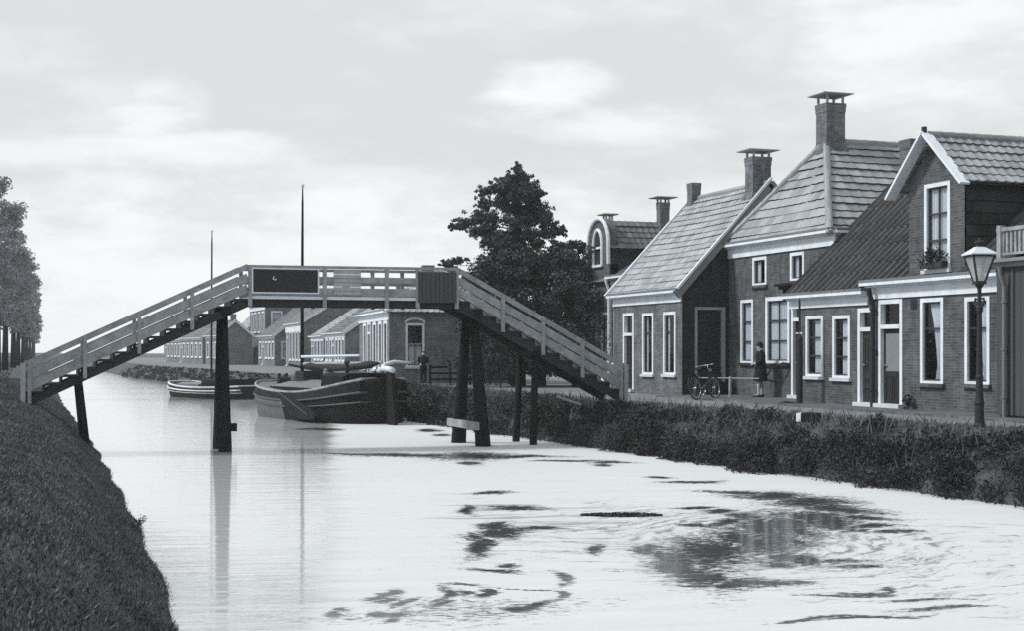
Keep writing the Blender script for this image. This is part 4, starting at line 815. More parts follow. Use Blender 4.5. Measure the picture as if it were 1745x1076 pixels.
    mm = MB(); mx = Ln*mast_f; mm.tube([(mx, 0, fb-.2), (mx, 0, mast_h*.5), (mx-.04, 0, mast_h*.93), (mx-.05, 0, mast_h)], [.075 if not small else .06, .065 if not small else .05, .04, .02], 9); ms = mm.build('mast', 'tar', r, smooth=True)
    tr_ = MB(); tr_.lathe([(.05, 0), (.07, .05), (.05, .12), (.01, .14)], 8, (mx-.05, 0, mast_h)); tr_.build('mast_truck', 'cream', ms)
    return r
boat('sailing_barge', 'big tarred sailing barge with lowered boom and leeboards moored behind the bridge piles', (9.7, 56.0, 0), (11.75, 46.2, 0), 3.45, .98, .36, .62, .735, 8.75, 'hull', 'hull_grey')
boat('sailing_boat', 'smaller boat with pale striped bow moored beyond the barge', (8.35, 79.5, 0), (11.15, 71.8, 0), 2.7, .55, .28, .12, .52, 8.8, 'hull', 'cream', small=True)

def barrel(label, x, y, z, h=.75, r=.26, mat='hull_bow'):
    o = thing('barrel', label, 'barrel', (x, y, z)); b = MB(); b.lathe([(r*.82, 0), (r*.95, h*.2), (r, h*.5), (r*.95, h*.8), (r*.82, h), (r*.75, h-.03)], 14); b.build('staves', mat, o, smooth=True)
    for f in (.12, .35, .65, .88):
        q = MB(); q.torus((0, 0, h*f), (0, 0, 1), r*(1-.18*abs(2*f-1)**1.5)+.004, .012, 18, 5); q.build('hoop', 'iron', o)
barrel('dark barrel standing on the barge deck just left of the mast', 10.1, 53.6, WATER+.86)
barrel('small keg standing on the barge hatch in front of the mast', 10.75, 51.0, WATER+1.28, .55, .2, 'deck')
def crate(label, x, y, z, w, d, h, rz, mat):
    o = thing('crate', label, 'crate', (x, y, z), rz); b = MB(); b.box(-w/2+.02, -d/2+.02, .02, w/2-.02, d/2-.02, h-.03); b.build('box', mat, o); q = MB()
    for k in range(3):
        z0 = .01+k*h/3
        q.box(-w/2, -d/2, z0, w/2, -d/2+.02, z0+h/3-.02); q.box(-w/2, d/2-.02, z0, w/2, d/2, z0+h/3-.02); q.box(-w/2, -d/2+.02, z0, -w/2+.02, d/2-.02, z0+h/3-.02); q.box(w/2-.02, -d/2+.02, z0, w/2, d/2-.02, z0+h/3-.02)
    q.build('slats', mat, o)
crate('low slatted crate lying on the barge hatch behind the mast', 10.45, 53.0, WATER+1.33, .9, .6, .4, R(20), 'rail_dark')
crate('taller dark crate beside the barge cabin', 11.95, 49.0, WATER+.8, .6, .6, .7, R(5), 'rail_dark')
# ------------------------------------------------------------------ street things
def street_lamp():
    r = thing('street_lamp', 'tall black iron street lamp with glazed lantern standing on the grassy bank', 'street lamp', (17.0, 22.0, 0), R(-14))
    p = MB(); p.lathe([(.11, -.25), (.11, .05), (.09, .09), (.08, .42), (.095, .46), (.075, .54), (.062, .9), (.075, .95), (.058, 1.0), (.045, 2.15), (.065, 2.2), (.065, 2.26), (.04, 2.3), (.038, 2.62), (.07, 2.66), (.09, 2.72)], 12); p.build('post', 'iron', r, smooth=False)
    b = MB()
    for s in (-1, 1):
        b.tube([(0, 0, 2.3), (0, s*.08, 2.28), (0, s*.16, 2.30), (0, s*.21, 2.38), (0, s*.18, 2.44), (0, s*.13, 2.42)], .02, 7)
        b.tube([(s*.0, 0, 2.5), (0, s*.06, 2.58), (0, s*.11, 2.70)], .014, 6)
    b.tube([(0, -.27, 2.34), (0, .27, 2.34)], .016, 7); b.build('scroll_bracket', 'iron', r, smooth=True)
    z0, z1, w0, w1 = 2.74, 3.23, .075, .205; f = MB()
    c0 = [(sx*w0, sy*w0, z0) for sx, sy in ((-1, -1), (1, -1), (1, 1), (-1, 1))]; c1 = [(sx*w1, sy*w1, z1) for sx, sy in ((-1, -1), (1, -1), (1, 1), (-1, 1))]
    for k in range(4):
        f.beam(c0[k], c1[k], .03, .03); f.beam(c0[k], c0[(k+1) % 4], .035, .035); f.beam(c1[k], c1[(k+1) % 4], .035, .035)
    f.box(-.1, -.1, 2.70, .1, .1, 2.735); fr = f.build('lantern', 'iron', r)
    for k in range(4):
        g = MB(); g.poly(c0[k], c0[(k+1) % 4], c1[(k+1) % 4], c1[k]); g.build('lantern_pane', 'lampglass', fr)
    t = MB(); t.loft([[(sx*w, sy*w, z) for sx, sy in ((-1, -1), (1, -1), (1, 1), (-1, 1))] for z, w in ((z1+.018, .25), (z1+.04, .25), (z1+.15, .10), (z1+.17, .08))]); t.build('lantern_roof', 'lampmetal', fr)
    h = MB(); h.lathe([(.07, z1+.18), (.075, z1+.24), (.10, z1+.25), (.09, z1+.28), (.03, z1+.30), (.015, z1+.35)], 10); h.build('lantern_cap', 'iron', fr)
    bn = MB(); bn.lathe([(.03, z0), (.03, z0+.1), (.045, z0+.14), (.05, z0+.25), (.02, z0+.30)], 10); bn.build('burner', 'curtain', fr)
street_lamp()
def iron_post():
    r = thing('iron_post', 'thin dark iron post at the left corner of the black tiled house', 'post', (19.4, 32.45, 0))
    m = MB(); m.lathe([(.085, -.15), (.085, 1.75), (.06, 1.82), (.03, 1.86), (.028, 2.75), (.012, 2.85)], 10); m.build('shaft', 'iron', r)
    a = MB(); a.tube([(0, -.14, 1.9), (0, .16, 1.9)], .02, 6); a.build('cross_arm', 'cream', r); w = MB(); w.tube([(0, 0, .04), (-.3, .18, .09), (-.5, .3, .03)], .03, 6); w.build('foot_stay', 'iron', r)
iron_post()
def marker():
    r = thing('marker_stone', 'squat white and black marker block at the top of the grassy bank', 'marker stone', (16.0, 26.3, -.03), R(25))
    m = MB(); m.loft([[(x*.12*k, y*.17*k, z) for x, y in ((-1, -1), (1, -1), (1, 1), (-1, 1))] for z, k in ((-.1, 1.05), (.12, 1), (.15, .85))]); m.build('block', 'tar', r)
    w = MB(); w.box(-.125, .175, -.05, .125, .29, .135); w.build('white_end', 'white', r)
marker()
def plant(name, label, loc, h, n, spread, mat='under', stems=6):
    r = thing(name, label, 'plant', loc); s = MB()
    for k in range(stems):
        a = 2*math.pi*k/stems+random.random(); q = Vector((math.cos(a)*spread*.7, math.sin(a)*spread*.7, h*random.uniform(.7, 1))); s.tube([(0, 0, -.05), (q.x*.4, q.y*.4, q.z*.6), q], [.012, .008, .004], 5)
    s.build('stem', 'bark', r)
    p = RNG.normal(size=(n, 3))*np.array([spread*.45, spread*.45, h*.24])+np.array([0, 0, h*.6]); leafcloud('foliage', mat, p, RNG.uniform(.05, .12, n), r, .45)
plant('small_plant', 'little leafy plant against the brick wall below the wider window', (19.85, 28.3, .05), .3, 90, .13)
plant('garden_shrub', 'dark shrub squeezed against the left end of the pale roofed cottage', (19.3, 46.2, 0), 2.2, 1500, .75)
plant('garden_shrub', 'dense dark shrub under the upper part of the right stair', (17.6, 51.5, 0), 2.3, 2200, 1.1)
plant('garden_shrub', 'rounded shrub beside the side wall of the hip roofed house', (18.6, 55.0, 0), 1.6, 1500, .9)
def plank_thing(label, p, q, w, h, mat):
    p, q = Vector(p), Vector(q); mb = MB(); mb.beam((0, 0, 0), q-p, w, h); o = mb.build('plank', mat); o.location = p; tag(o, label, 'plank')
plank_thing('pale plank leaning on the bank at the cottage door', (18.9, 43.9, .0), (18.9, 45.0, .62), .16, .05, 'white')
plank_thing('broad grey board lying tilted beneath the right stair', (13.9, 35.9, .20), (14.5, 35.6, -.02), .30, .06, 'plank')
def low_rail():
    r = thing('tether_rail', 'low pale rail on short posts between bicycle and woman', 'rail', (20.0, 37.4, 0))
    m = MB(); m.tube([(-.75, .85, .62), (.0, 0, .62), (.55, -.75, .62)], .02, 7); m.build('bar', 'plank', r)
    for x, y, mt in ((0, 0, 'plank'), (-.72, .8, 'tar')):
        p = MB(); p.lathe([(.05, -.05), (.045, .62), (.03, .68)], 8, (x, y, 0)); p.build('rail_post', mt, r)
low_rail()
def bicycle():
    r = thing('bicycle', 'old roadster bicycle parked by the boarded side door', 'bicycle', (18.95, 36.9, .012), R(62)); r.rotation_euler = (R(-9), 0, R(33))
    rw = .35; A, B = Vector((-.54, 0, rw)), Vector((.56, 0, rw))
    for c in (A, B):
        w = MB(); w.torus(c, (0, 1, 0), rw-.02, .022, 30, 8); wh = w.build('wheel', 'rubber', r, smooth=True)
        ri = MB(); ri.torus(c, (0, 1, 0), rw-.048, .013, 30, 6); ri.build('rim', 'chrome', wh, smooth=True)
        sp = MB()
        for k in range(18):
            a = 2*math.pi*k/18; sp.tube([c+Vector((0, .025*(-1)**k, 0)), c+Vector(((rw-.05)*math.cos(a), 0, (rw-.05)*math.sin(a)))], .004, 4)
        sp.tube([c+Vector((0, -.05, 0)), c+Vector((0, .05, 0))], .025, 8); sp.build('spokes', 'chrome', wh)
        g = MB(); g.tube([c+Vector((math.cos(t)*(rw+.03), 0, math.sin(t)*(rw+.03))) for t in np.linspace(.2, math.pi*1.0, 12)], .02, 6); g.build('mudguard', 'iron', r)
    bb, seat, head, ht = Vector((-.06, 0, .29)), Vector((-.2, 0, .8)), Vector((.36, 0, .86)), Vector((.41, 0, .68))
    f = MB()
    for a, b in ((bb, seat), (seat, head), (bb, ht), (head, ht), (A, bb), (A, seat-Vector((0, 0, .04))), (ht, B)): f.tube([a, b], .018, 7)
    f.build('frame', 'iron', r, smooth=True)
    s = MB(); s.loft([[(-.36+x, y*w, z) for y, z in ((-1, .90), (-.6, .94), (.6, .94), (1, .90), (0, .86))] for x, w in ((0, .09), (.08, .11), (.18, .06), (.28, .025))]); s.build('saddle', 'shoe', r)
    hbr = MB(); hbr.tube([head, (.34, 0, 1.0)], .014, 7); hbr.tube([(.14, -.27, .99), (.3, -.24, 1.02), (.36, 0, 1.02), (.3, .24, 1.02), (.14, .27, .99)], .014, 7); hbr.build('handlebar', 'chrome', r, smooth=True)
    l = MB(); l.lathe([(.02, -.05), (.06, -.03), (.065, .05)], 10, (.46, 0, .86)); l.build('headlight', 'chrome', r)
    k = MB(); k.torus(bb, (0, 1, 0), .09, .01, 16, 5); k.tube([bb+Vector((0, .06, 0)), bb+Vector((.12, .06, -.12)), bb+Vector((.12, .14, -.12))], .012, 6); k.tube([bb+Vector((0, -.06, 0)), bb+Vector((-.12, -.06, .12)), bb+Vector((-.12, -.14, .12))], .012, 6); k.build('crank', 'chrome', r)
    ra = MB(); ra.box(-.78, -.07, .74, -.34, .07, .755); ra.tube([(-.72, .05, .74), A+Vector((0, .05, 0))], .008, 5); ra.tube([(-.72, -.05, .74), A+Vector((0, -.05, 0))], .008, 5); ra.build('carrier', 'iron', r)
bicycle()

# ------------------------------------------------------------------ people
def skin_body(name, chains, mat, parent, root=0):
    """chains: list of [(point, radius), ...]; equal first points are shared joints"""
    vs, rs, es, idx = [], [], [], {}
    for ch in chains:
        prev = None
        for p, rad in ch:
            key = tuple(round(c, 4) for c in p)
            if key not in idx: idx[key] = len(vs); vs.append(p); rs.append(rad)
            i = idx[key]
            if prev is not None and (prev, i) not in es: es.append((prev, i))
            prev = i
    me = bpy.data.meshes.new(name); me.from_pydata(vs, es, []); o = bpy.data.objects.new(name, me); COL.objects.link(o); o.parent = parent
    me.materials.append(MAT[mat]); sk = o.modifiers.new('skin', 'SKIN'); sk.use_smooth_shade = True
    lay = me.skin_vertices[0].data
    for i, rad in enumerate(rs): lay[i].radius = (rad, rad) if isinstance(rad, float) else rad; lay[i].use_root = (i == root)
    ss_ = o.modifiers.new('subsurf', 'SUBSURF'); ss_.levels = 1; ss_.render_levels = 2
    return o
def person(label, loc, rz, h, coat_hem, hat, coatm='coat', skirt=True, stride=.06):
    k = h/1.62; r = thing('person', label, 'person', loc, rz)
    S = lambda x, y, z: (x*k, y*k, z*k)
    pel, wa, ch, nk, hd0, hd1, hd2 = S(0, 0, .88), S(-.005, 0, 1.05), S(.0, 0, 1.27), S(.015, 0, 1.39), S(.03, 0, 1.435), S(.04, 0, 1.50), S(.03, 0, 1.575)
    chains = [[(pel, .115*k), (wa, .10*k), (ch, .115*k), (nk, .05*k), (hd0, (.062*k, .058*k)), (hd1, (.078*k, .07*k)), (hd2, (.06*k, .055*k))],
              [(hd1, (.078*k, .07*k)), (S(.125, 0, 1.485), .014*k)]]
    for sg in (-1, 1):
        st = stride*sg
        chains.append([(pel, .115*k), (S(.0, .085*sg, .82), .085*k), (S(.03+st*.6, .085*sg, .46), .052*k), (S(.0+st, .08*sg, .30), .05*k), (S(-.01+st, .08*sg, .09), .034*k), (S(.08+st, .085*sg, .035), .034*k), (S(.15+st, .09*sg, .03), .024*k)])
        el = S(-.05, .225*sg, 1.10); wr = S(.14, .17*sg, 1.0); palm = S(.205, .155*sg, .99)
        chains.append([(ch, .115*k), (S(.0, .15*sg, 1.34), .06*k), (S(-.03, .20*sg, 1.22), .048*k), (el, .038*k), (wr, .026*k), (palm, (.018*k, .034*k))])
        for j, ln in enumerate((.075, .085, .08, .062)):
            z = .99+.024-.017*j
            chains.append([(palm, (.018*k, .034*k)), (S(.235, .152*sg, z), .010*k), (S(.235+ln*.5, .145*sg, z-.008), .0095*k), (S(.235+ln*.75, .125*sg, z-.018), .008*k)])
        chains.append([(wr, .026*k), (S(.18, .135*sg, 1.02), .011*k), (S(.215, .115*sg, 1.03), .009*k)])
        ear = S(.03, .078*sg, 1.495); chains.append([(hd1, (.078*k, .07*k)), (ear, .016*k)])
    body = skin_body('body', chains, 'skin', r)
    for sg in (-1, 1):
        e = MB(); e.lathe([(.001, -.008*k), (.009*k, 0), (.001, .008*k)], 8, S(.108, .03*sg, 1.512)); e.build('eye', 'eye', r, smooth=True)
        sh = MB(); st = stride*sg; sh.loft([[S(x+st, .085*sg+y*w, z) for y, z in ((-1, 0), (1, 0), (.9, t*.7), (.3, t), (-.3, t), (-.9, t*.7))] for x, w, t in ((-.07, .028, .07), (-.03, .04, .085), (.04, .042, .075), (.12, .045, .055), (.2, .03, .035), (.225, .012, .02))]); sh.build('shoe', 'shoe', r, smooth=True)
        if skirt:
            lg = MB(); lg.tube([S(.02+st*.5, .085*sg, .5), S(.01+st*.9, .082*sg, .32), S(-.005+st, .08*sg, .1), S(.0+st, .08*sg, .07)], [.062*k, .056*k, .041*k, .044*k], 10); lg.build('stocking', 'stocking', r, smooth=True)
    lp = MB(); lp.lathe([(.001, -.006*k), (.018*k, 0), (.001, .006*k)], 8, S(.103, 0, 1.452), .4, 1); lp.build('lips', 'lip', r, smooth=True)
    def ell(z, rx, ry, cx=0.0, n=18, wob=0.): return [S(cx+rx*math.cos(t)*(1+wob*math.sin(7*t)), ry*math.sin(t)*(1+wob*math.sin(7*t+1)), z) for t in np.linspace(0, 2*math.pi, n, endpoint=False)]
    c = MB()
    if skirt: c.loft([ell(coat_hem, .215, .225, .01, wob=.05), ell(coat_hem+.02, .22, .23, .01, wob=.05), ell(.7, .19, .20, .0, wob=.03), ell(.92, .165, .185, -.01), ell(1.06, .145, .165, -.01), ell(1.25, .15, .18, 0), ell(1.35, .125, .175, 0), ell(1.40, .08, .10, .01), ell(1.42, .062, .068, .015)])
    else: c.loft([ell(.78, .15, .18), ell(.9, .145, .175), ell(1.06, .13, .16), ell(1.25, .14, .175), ell(1.35, .115, .17), ell(1.40, .075, .1, .01), ell(1.42, .06, .066, .015)])
    ct = c.build('coat', coatm, r, smooth=True)
    for sg in (-1, 1):
        sl = MB(); sl.tube([S(.0, .12*sg, 1.365), S(-.01, .17*sg, 1.32), S(-.03, .205*sg, 1.22), S(-.05, .225*sg, 1.10), S(.05, .198*sg, 1.045), S(.125, .174*sg, 1.005)], [v*k for v in (.06, .075, .066, .056, .05, .046)], 12); sl.build('sleeve', coatm, ct, smooth=True)
        if not skirt:
            st = stride*sg; t = MB(); t.tube([S(0, .075*sg, .86), S(.01, .085*sg, .7), S(.02+st*.6, .085*sg, .46), S(0+st, .08*sg, .08)], [v*k for v in (.10, .095, .075, .065)], 12); t.build('trouser_leg', coatm, r, smooth=True)
    co_ = MB(); co_.torus(S(.02, 0, 1.405), (.25, 0, 1), .066*k, .02*k, 18, 7); co_.build('collar', 'collar' if skirt else coatm, ct, smooth=True)
    ha = MB()
    ha.loft([ell(1.46, .06, .075, -.025), ell(1.5, .075, .082, -.02), ell(1.56, .085, .08, .005), ell(1.61, .06, .055, .015), ell(1.625, .02, .02, .015)]); ha.build('hair', 'hair', r, smooth=True)
    if hat:
        q = MB(); q.loft([ell(1.525, .115, .112, .025), ell(1.53, .118, .115, .025), ell(1.545, .097, .092, .02), ell(1.60, .09, .086, .015), ell(1.645, .055, .055, .01), ell(1.655, .02, .02, .01)]); q.build('hat', 'coat', r, smooth=True)
    return r
person('woman in dark knee length coat with pale collar and close dark hat on the pavement', (20.85, 37.1, .058), R(152), 1.62, .48, True, stride=.05)
person('boy in dark clothes standing by the side window of the hip roofed house', (15.6, 55.4, .03), R(-100), 1.38, .5, False, skirt=False, stride=.03)

# ------------------------------------------------------------------ vegetation
def tree(name, label, loc, trunk_h, r0, clumps, mat, leaf, per, group=None, limbs=(), trunkm='bark'):
    r = thing(name, label, 'tree', loc, 0, group)
    t = MB(); t.tube([(0, 0, -.2), (.03, .02, trunk_h*.35), (-.04, .03, trunk_h*.7), (0, 0, trunk_h)], [r0*1.25, r0*.9, r0*.6, r0*.2], 9)
    for a, b, rad in limbs: t.tube([a, (Vector(a)+Vector(b))/2+Vector((0, 0, .08)), b], [rad, rad*.7, rad*.25], 6)
    t.build('trunk', trunkm, r, smooth=True)
    P, Sz = [], []
    for (x, y, z, rx, ry, rz_, n) in clumps:
        d = RNG.normal(size=(n, 3)); d /= np.linalg.norm(d, axis=1)[:, None]; q = RNG.random(n)**.45
        P.append(np.array([x, y, z]) + d*q[:, None]*np.array([rx, ry, rz_])); Sz.append(RNG.uniform(leaf*.6, leaf*1.4, n))
    leafcloud('crown', mat, np.concatenate(P), np.concatenate(Sz), r, .5)
    return r
def pine():
    # boughs of needles: reach sideways, height, half width, half height
    boughs = [
        (0.0, 8.72, 0.17, 0.2), (-0.2, 8.48, 0.23, 0.17), (0.2, 8.42, 0.23, 0.2), (-0.53, 8.22, 0.3, 0.2), (0.0, 8.15, 0.4, 0.23), (0.53, 8.02, 0.23, 0.26), (0.86, 7.76, 0.17, 0.13), (-1.32, 7.85, 0.23, 0.17),
        (-0.86, 7.99, 0.3, 0.2), (-0.4, 7.76, 0.4, 0.26), (0.27, 7.69, 0.4, 0.3), (0.66, 7.42, 0.26, 0.26), (-1.39, 7.36, 0.2, 0.23), (-0.79, 7.42, 0.26, 0.2), (-0.26, 7.23, 0.4, 0.26), (0.4, 7.09, 0.4, 0.3),
        (0.99, 7.03, 0.3, 0.23), (-1.59, 6.83, 0.33, 0.23), (-2.12, 6.56, 0.3, 0.17), (-2.52, 6.43, 0.17, 0.1), (-1.13, 6.76, 0.33, 0.26), (-0.13, 6.63, 0.4, 0.26), (0.53, 6.7, 0.36, 0.26), (1.13, 6.63, 0.26, 0.23),
        (1.59, 6.36, 0.26, 0.2), (1.19, 6.17, 0.36, 0.2), (0.53, 6.17, 0.33, 0.23), (0.0, 6.17, 0.33, 0.26), (-1.26, 6.23, 0.33, 0.23), (-1.72, 6.23, 0.26, 0.17), (-0.79, 6.03, 0.4, 0.26), (-1.13, 5.83, 0.4, 0.2),
        (-0.46, 5.77, 0.33, 0.23), (0.79, 5.83, 0.33, 0.17), (1.79, 5.7, 0.4, 0.15), (2.25, 5.7, 0.2, 0.13), (2.58, 5.57, 0.13, 0.17), (-2.85, 4.97, 0.17, 0.12), (-2.45, 5.07, 0.23, 0.12),
        (-0.9, 4.95, .45, .3), (-0.3, 5.1, .5, .32), (0.25, 5.05, .5, .3), (-1.3, 4.6, .5, .3), (-.6, 4.5, .55, .35), (0.1, 4.5, .55, .35), (0.7, 4.7, .5, .3), (-1.7, 4.2, .45, .3), (-1.0, 4.0, .6, .35), (-.2, 4.0, .6, .4), (.6, 4.1, .6, .4), (0.0, 5.5, .4, .25), (-.45, 5.45, .35, .2)]
    cl, lm = [], []
    for (u, z, a, b) in boughs:
        reach = max(.25, min(1.3, 1.3-abs(u)*.45)) if z < 8 else .3
        for k in range(3 if z < 8 else 2):
            d = random.uniform(-1, 1)*reach; x, y = u*.944+d*.33, -u*.33+d*.944; sc = random.uniform(.8, 1.1)
            cl.append((x, y, z+random.uniform(-.06, .06), a*1.15*sc, a*1.15*sc, b*1.05*sc, int(130*(a*b/.06)*sc)+25))
            for q in range(5):
                cl.append((x+random.uniform(-1.5, 1.5)*a, y+random.uniform(-1.5, 1.5)*a, z+random.uniform(-1.1, 1.3)*b, a*.42, a*.42, b*.38, 22))
        lm.append(((0, 0, min(z-.25, 8.4)), (u*.80, -u*.28, z-.08), .035))
        for k in range(2):      # boughs on the other sides of the trunk
            az = random.uniform(0, 6.283); q = abs(u)*random.uniform(.5, 1)+.1; cl.append((math.cos(az)*q, math.sin(az)*q, z+random.uniform(-.1, .1), a*.8, a*.8, b*.8, 45))
    tree('pine_tree', 'tall dark pine with ragged tiers standing above the right end of the bridge', (19.0, 53.4, 0), 8.7, .26, cl, 'pine', .12, 0, limbs=lm)
pine()
def broad(name, label, loc, H, W, D, n, z0, mat='leafy', leaf=.17, group=None, cs=(.35, .7), den=75, seed=1, shape=None, trunk=.2):
    rr = random.Random(seed); cl, lm = [], []
    for k in range(n):
        f = rr.random(); az = rr.uniform(0, 2*math.pi); q = rr.random()**.5
        w = shape(f) if shape else (math.sin(math.pi*(.12+.8*f))**.6)
        x, y, z = math.cos(az)*q*W*w, math.sin(az)*q*D*w, z0+(H-z0)*f; s = rr.uniform(*cs)*(1-.3*f)
        cl.append((x, y, z, s, s, s*.75, int(den*(s/.5)**1.6)))
        if k % 4 == 0 and mat != 'lime': lm.append(((0, 0, max(.5, z-.9*W)*.8), (x, y, z), .05))
    return tree(name, label, loc, H*.8, trunk, cl, mat, leaf, 0, group, lm)
broad('leafy_tree', 'wide dense dark bush-like tree filling the space beneath the pine', (19.8, 53.0, 0), 5.5, 3.5, 2.2, 340, .5, 'leafy', .16, seed=3, den=140, shape=lambda f: (1-.2*f) if f < .8 else .84-1.1*(f-.8))
broad('leafy_tree', 'lower leafy tree between pine and rounded gable', (20.6, 51.0, 0), 5.35, 1.7, 1.4, 120, .7, 'leafy', .15, seed=5, den=130)
far = [(-1.0, 76, 9.7, 1.7), (-.7, 86, 9.3, 1.3), (-.3, 98, 9.6, 1.4), (.0, 112, 9.2, 1.3), (.4, 130, 9.6, 1.3), (.8, 150, 9.8, 1.3), (1.3, 175, 9.6, 1.4), (1.9, 205, 9.8, 1.5), (2.4, 240, 10, 1.6), (2.9, 280, 10, 1.6)]
tl = ['broadest and nearest canal tree at the far left, its crown cut by the frame'] + ['tall slim canal tree in the row fading along the left bank']*9
for k, (x, y, h, w) in enumerate(far):
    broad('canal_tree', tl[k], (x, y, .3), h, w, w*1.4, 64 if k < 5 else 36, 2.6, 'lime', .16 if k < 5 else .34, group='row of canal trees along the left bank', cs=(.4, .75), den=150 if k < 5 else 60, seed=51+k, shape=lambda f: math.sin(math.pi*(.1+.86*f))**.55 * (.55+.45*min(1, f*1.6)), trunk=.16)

def undergrowth():
    P, S, P2, S2 = [], [], [], []
    y = 14.
    while y < 142:
        stepy = .16 if y < 42 else (.3 if y < 70 else .8)
        for j in range(9 if y < 60 else 6):
            if random.random() < .10: continue
            yy = y+random.uniform(0, stepy); t = random.uniform(-.22, 1.95) if j else random.uniform(-.25, .2); x = XR(yy)+t; zb = bankR(t)
            lump = .5+.5*math.sin(yy*1.1+2*math.sin(x*1.7))*math.sin(x*2.1+yy*.31)
            edge = max(.3, 1-max(0, t-.9)/1.1); s = random.uniform(.16, .36)*(.7+.6*lump)*edge; n = int((34 if y < 45 else 22)*(s/.25)**1.3)+6
            d = RNG.normal(size=(n, 3)); d /= np.linalg.norm(d, axis=1)[:, None]; d[:, 2] = np.abs(d[:, 2])*1.05
            P.append(np.array([x, yy, zb-.03]) + d*(RNG.random(n)**.4)[:, None]*s); S.append(RNG.uniform(.035, .10, n)*(1 if y < 45 else 1.7 if y < 75 else 3))
        y += stepy
    for y in np.arange(14.5, 75, .26):
        t = random.choice((-.05, .05, .3, .65, 1.0, 1.35)) + random.uniform(-.15, .2); yy = y+random.uniform(-.2, .2); s = random.uniform(.34, .64)*(1 if t < .9 else .6); n = int(900*(s/.4)**2*(1 if y < 45 else .5))
        d = RNG.normal(size=(n, 3)); d /= np.linalg.norm(d, axis=1)[:, None]; d[:, 2] = np.abs(d[:, 2])*.9-.1
        w = 1+.18*np.sin(5*d[:, 0]+y)*np.sin(4*d[:, 1]+2*y)
        pale = random.random() < .3; (P2 if pale else P).append(np.array([XR(yy)+t, yy, bankR(t)]) + d*(RNG.random(n)**.25*w)[:, None]*s*(1.15 if pale else 1)); (S2 if pale else S).append(RNG.uniform(.045, .10, n)*(1 if y < 45 else 1.5)*(.75 if pale else 1))
    tag(leafcloud('bank_undergrowth', 'under', np.concatenate(P), np.concatenate(S), None, .42, upright=.35), 'dense dark undergrowth covering the right canal bank', 'undergrowth', kind='stuff')
    tag(leafcloud('bank_shrubs', 'under3', np.concatenate(P2), np.concatenate(S2), None, .35, upright=.5), 'paler small leaved growth scattered through the right bank undergrowth', 'undergrowth', kind='stuff')
    n = 20000; yy = RNG.uniform(15, 75, n)**1.0; t = RNG.uniform(.1, 2.75, n); x = np.interp(yy, YR, XRv)+t; zb = np.interp(t, [-.4, 0, .4, .9, 1.4, 1.9, 2.4, 9], [-1.5, -1.06, -.66, -.33, -.12, -.02, 0, 0])
    top = t > 1.7; keep = top | (RNG.random(n) < .45); yy, t, x, zb, top = yy[keep], t[keep], x[keep], zb[keep], top[keep]; n = len(yy)
    L = np.where(top, RNG.uniform(.03, .10, n), RNG.uniform(.2, .45, n))
    blades('bank_grass', 'under2', x, yy, zb, L, .012, 'pale grass stalks standing among the right bank undergrowth')
def blades(name, mat, x, y, z, L, w, label):
    n = len(x); az = RNG.uniform(0, 2*math.pi, n); lean = RNG.normal(0, .38, (n, 2)); side = np.stack([np.cos(az), np.sin(az), np.zeros(n)], 1)*w
    b = np.stack([x, y, z-.02], 1); tip = b+np.stack([lean[:, 0]*L, lean[:, 1]*L, L], 1); mid = b*.5+tip*.5+np.stack([np.zeros(n), np.zeros(n), L*.1], 1)
    v = np.stack([b-side*.8, mid-side, tip, mid+side], 1); tag(quads(name, mat, v), label, 'grass', kind='stuff')
undergrowth()
def left_grass():
    n = 190000; u = RNG.random(n); y = 5+57*u**1.9; t = RNG.uniform(-2.6, .06, n); x = np.interp(y, YL, XLv)+.04*np.sin(y*1.3)+t
    z = np.interp(t, [-9, -2.4, -1.9, -1.4, -.9, -.4, 0, .5], [.3, .30, .27, .12, -.22, -.72, -1.06, -1.5])
    patch = .5+.5*np.sin(y*2.1+np.sin(x*3.3)*2)*np.sin(x*2.7+y*.5); L = RNG.uniform(.02, .065, n)*(.9+.2*patch); 
    blades('grass', 'grass', x, y, z, L, .007, 'short dark grass on the sloping left canal bank')
    n = 6000; y = RNG.uniform(30, 130, n); x = RNG.uniform(-9, -.3, n); blades('far_grass', 'grass', x, y, np.full(n, .29), RNG.uniform(.05, .2, n), .03, 'rough grass on the level ground under the left bank trees')
left_grass()
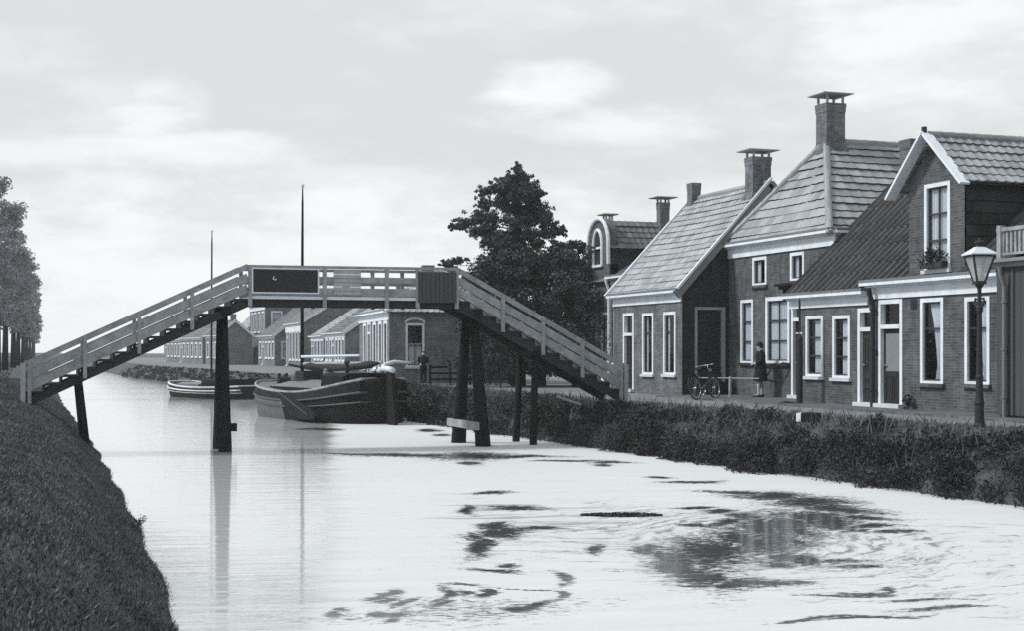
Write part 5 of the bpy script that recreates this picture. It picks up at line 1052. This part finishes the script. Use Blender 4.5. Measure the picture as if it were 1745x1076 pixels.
def bank_weed(label, y, t, n, h, out, seed):
    rr = random.Random(seed); x = XL(y)+t; r = thing('bank_weed', label, 'weed', (x, y, bankL(t))); s = MB(); P = []
    for k in range(n):
        a = rr.uniform(-.9, .9); q = Vector((math.cos(a)*out*rr.uniform(.5, 1), math.sin(a)*out, h*rr.uniform(.4, 1))); s.tube([(0, 0, -.05), q*.5+Vector((0, 0, .08)), q], [.008, .006, .003], 5)
        for f in (.45, .65, .8, .95):
            c = q*f; P += [(c.x+rr.uniform(-.05, .05), c.y+rr.uniform(-.05, .05), c.z+.05+rr.uniform(-.05, .05)) for _ in range(3)]
    s.build('stem', 'bark', r); leafcloud('foliage', 'grass', np.array(P), np.full(len(P), .05), r, .35)
bank_weed('leafy weed leaning over the water half way down the left bank', 19.6, -.1, 4, .13, .14, 1)
def weed_raft():
    r = thing('weed_raft', 'dark flat raft of floating weed on the pale water', 'floating weed', (8.6, 19.52, WATER+.004), R(-20))
    n = 900; a = RNG.uniform(0, 2*math.pi, n); q = RNG.random(n)**.5; e = 1-.0*a
    p = np.stack([np.cos(a)*q*.62, np.sin(a)*q*.17*(1.0+.25*np.sin(3*a)), RNG.uniform(0, .05, n)*(1-q*.7)], 1); leafcloud('leaves', 'weed', p, RNG.uniform(.03, .08, n), r, .55, flat=.6)
    m = MB(); ring = [(math.cos(t)*.56*(1+.08*math.sin(5*t)), math.sin(t)*.14*(1+.15*math.sin(4*t+1)), 0) for t in np.linspace(0, 2*math.pi, 26, endpoint=False)]
    m.loft([[(x, y, 0.002) for x, y, z in ring], [(x*.9, y*.8, .018) for x, y, z in ring]]); m.build('mat', 'weed', r)
weed_raft()

def garden_fence():
    r = thing('garden_fence', 'low dark rail fence in front of the side wall of the hip roofed house', 'fence', (16.1, 56.1, 0), R(-4))
    m = MB()
    for z in (.25, .5, .75): m.beam((0, 0, z), (3.4, 0, z), .04, .09)
    m.build('rails', 'tar', r)
    for k in range(5):
        p = MB(); p.beam((k*.85, .05, -.1), (k*.85, .05, .85), .08, .08); p.build('fence_post', 'tar', r)
garden_fence()

# ------------------------------------------------------------------ air
def haze():
    m = bpy.data.materials.new('damp_air'); m.use_nodes = True; nt = m.node_tree; nt.nodes.clear(); out = nd(nt, 'ShaderNodeOutputMaterial'); v = nd(nt, 'ShaderNodeVolumePrincipled')
    v.inputs['Color'].default_value = (.95, .97, .98, 1); v.inputs['Density'].default_value = .00042; v.inputs['Anisotropy'].default_value = .0; nt.links.new(v.outputs[0], out.inputs['Volume'])
    b = MB(); b.box(-710, -72, -3.2, 710, 712, 13.5); tag(b.build('haze', m), kind='stuff')
haze()
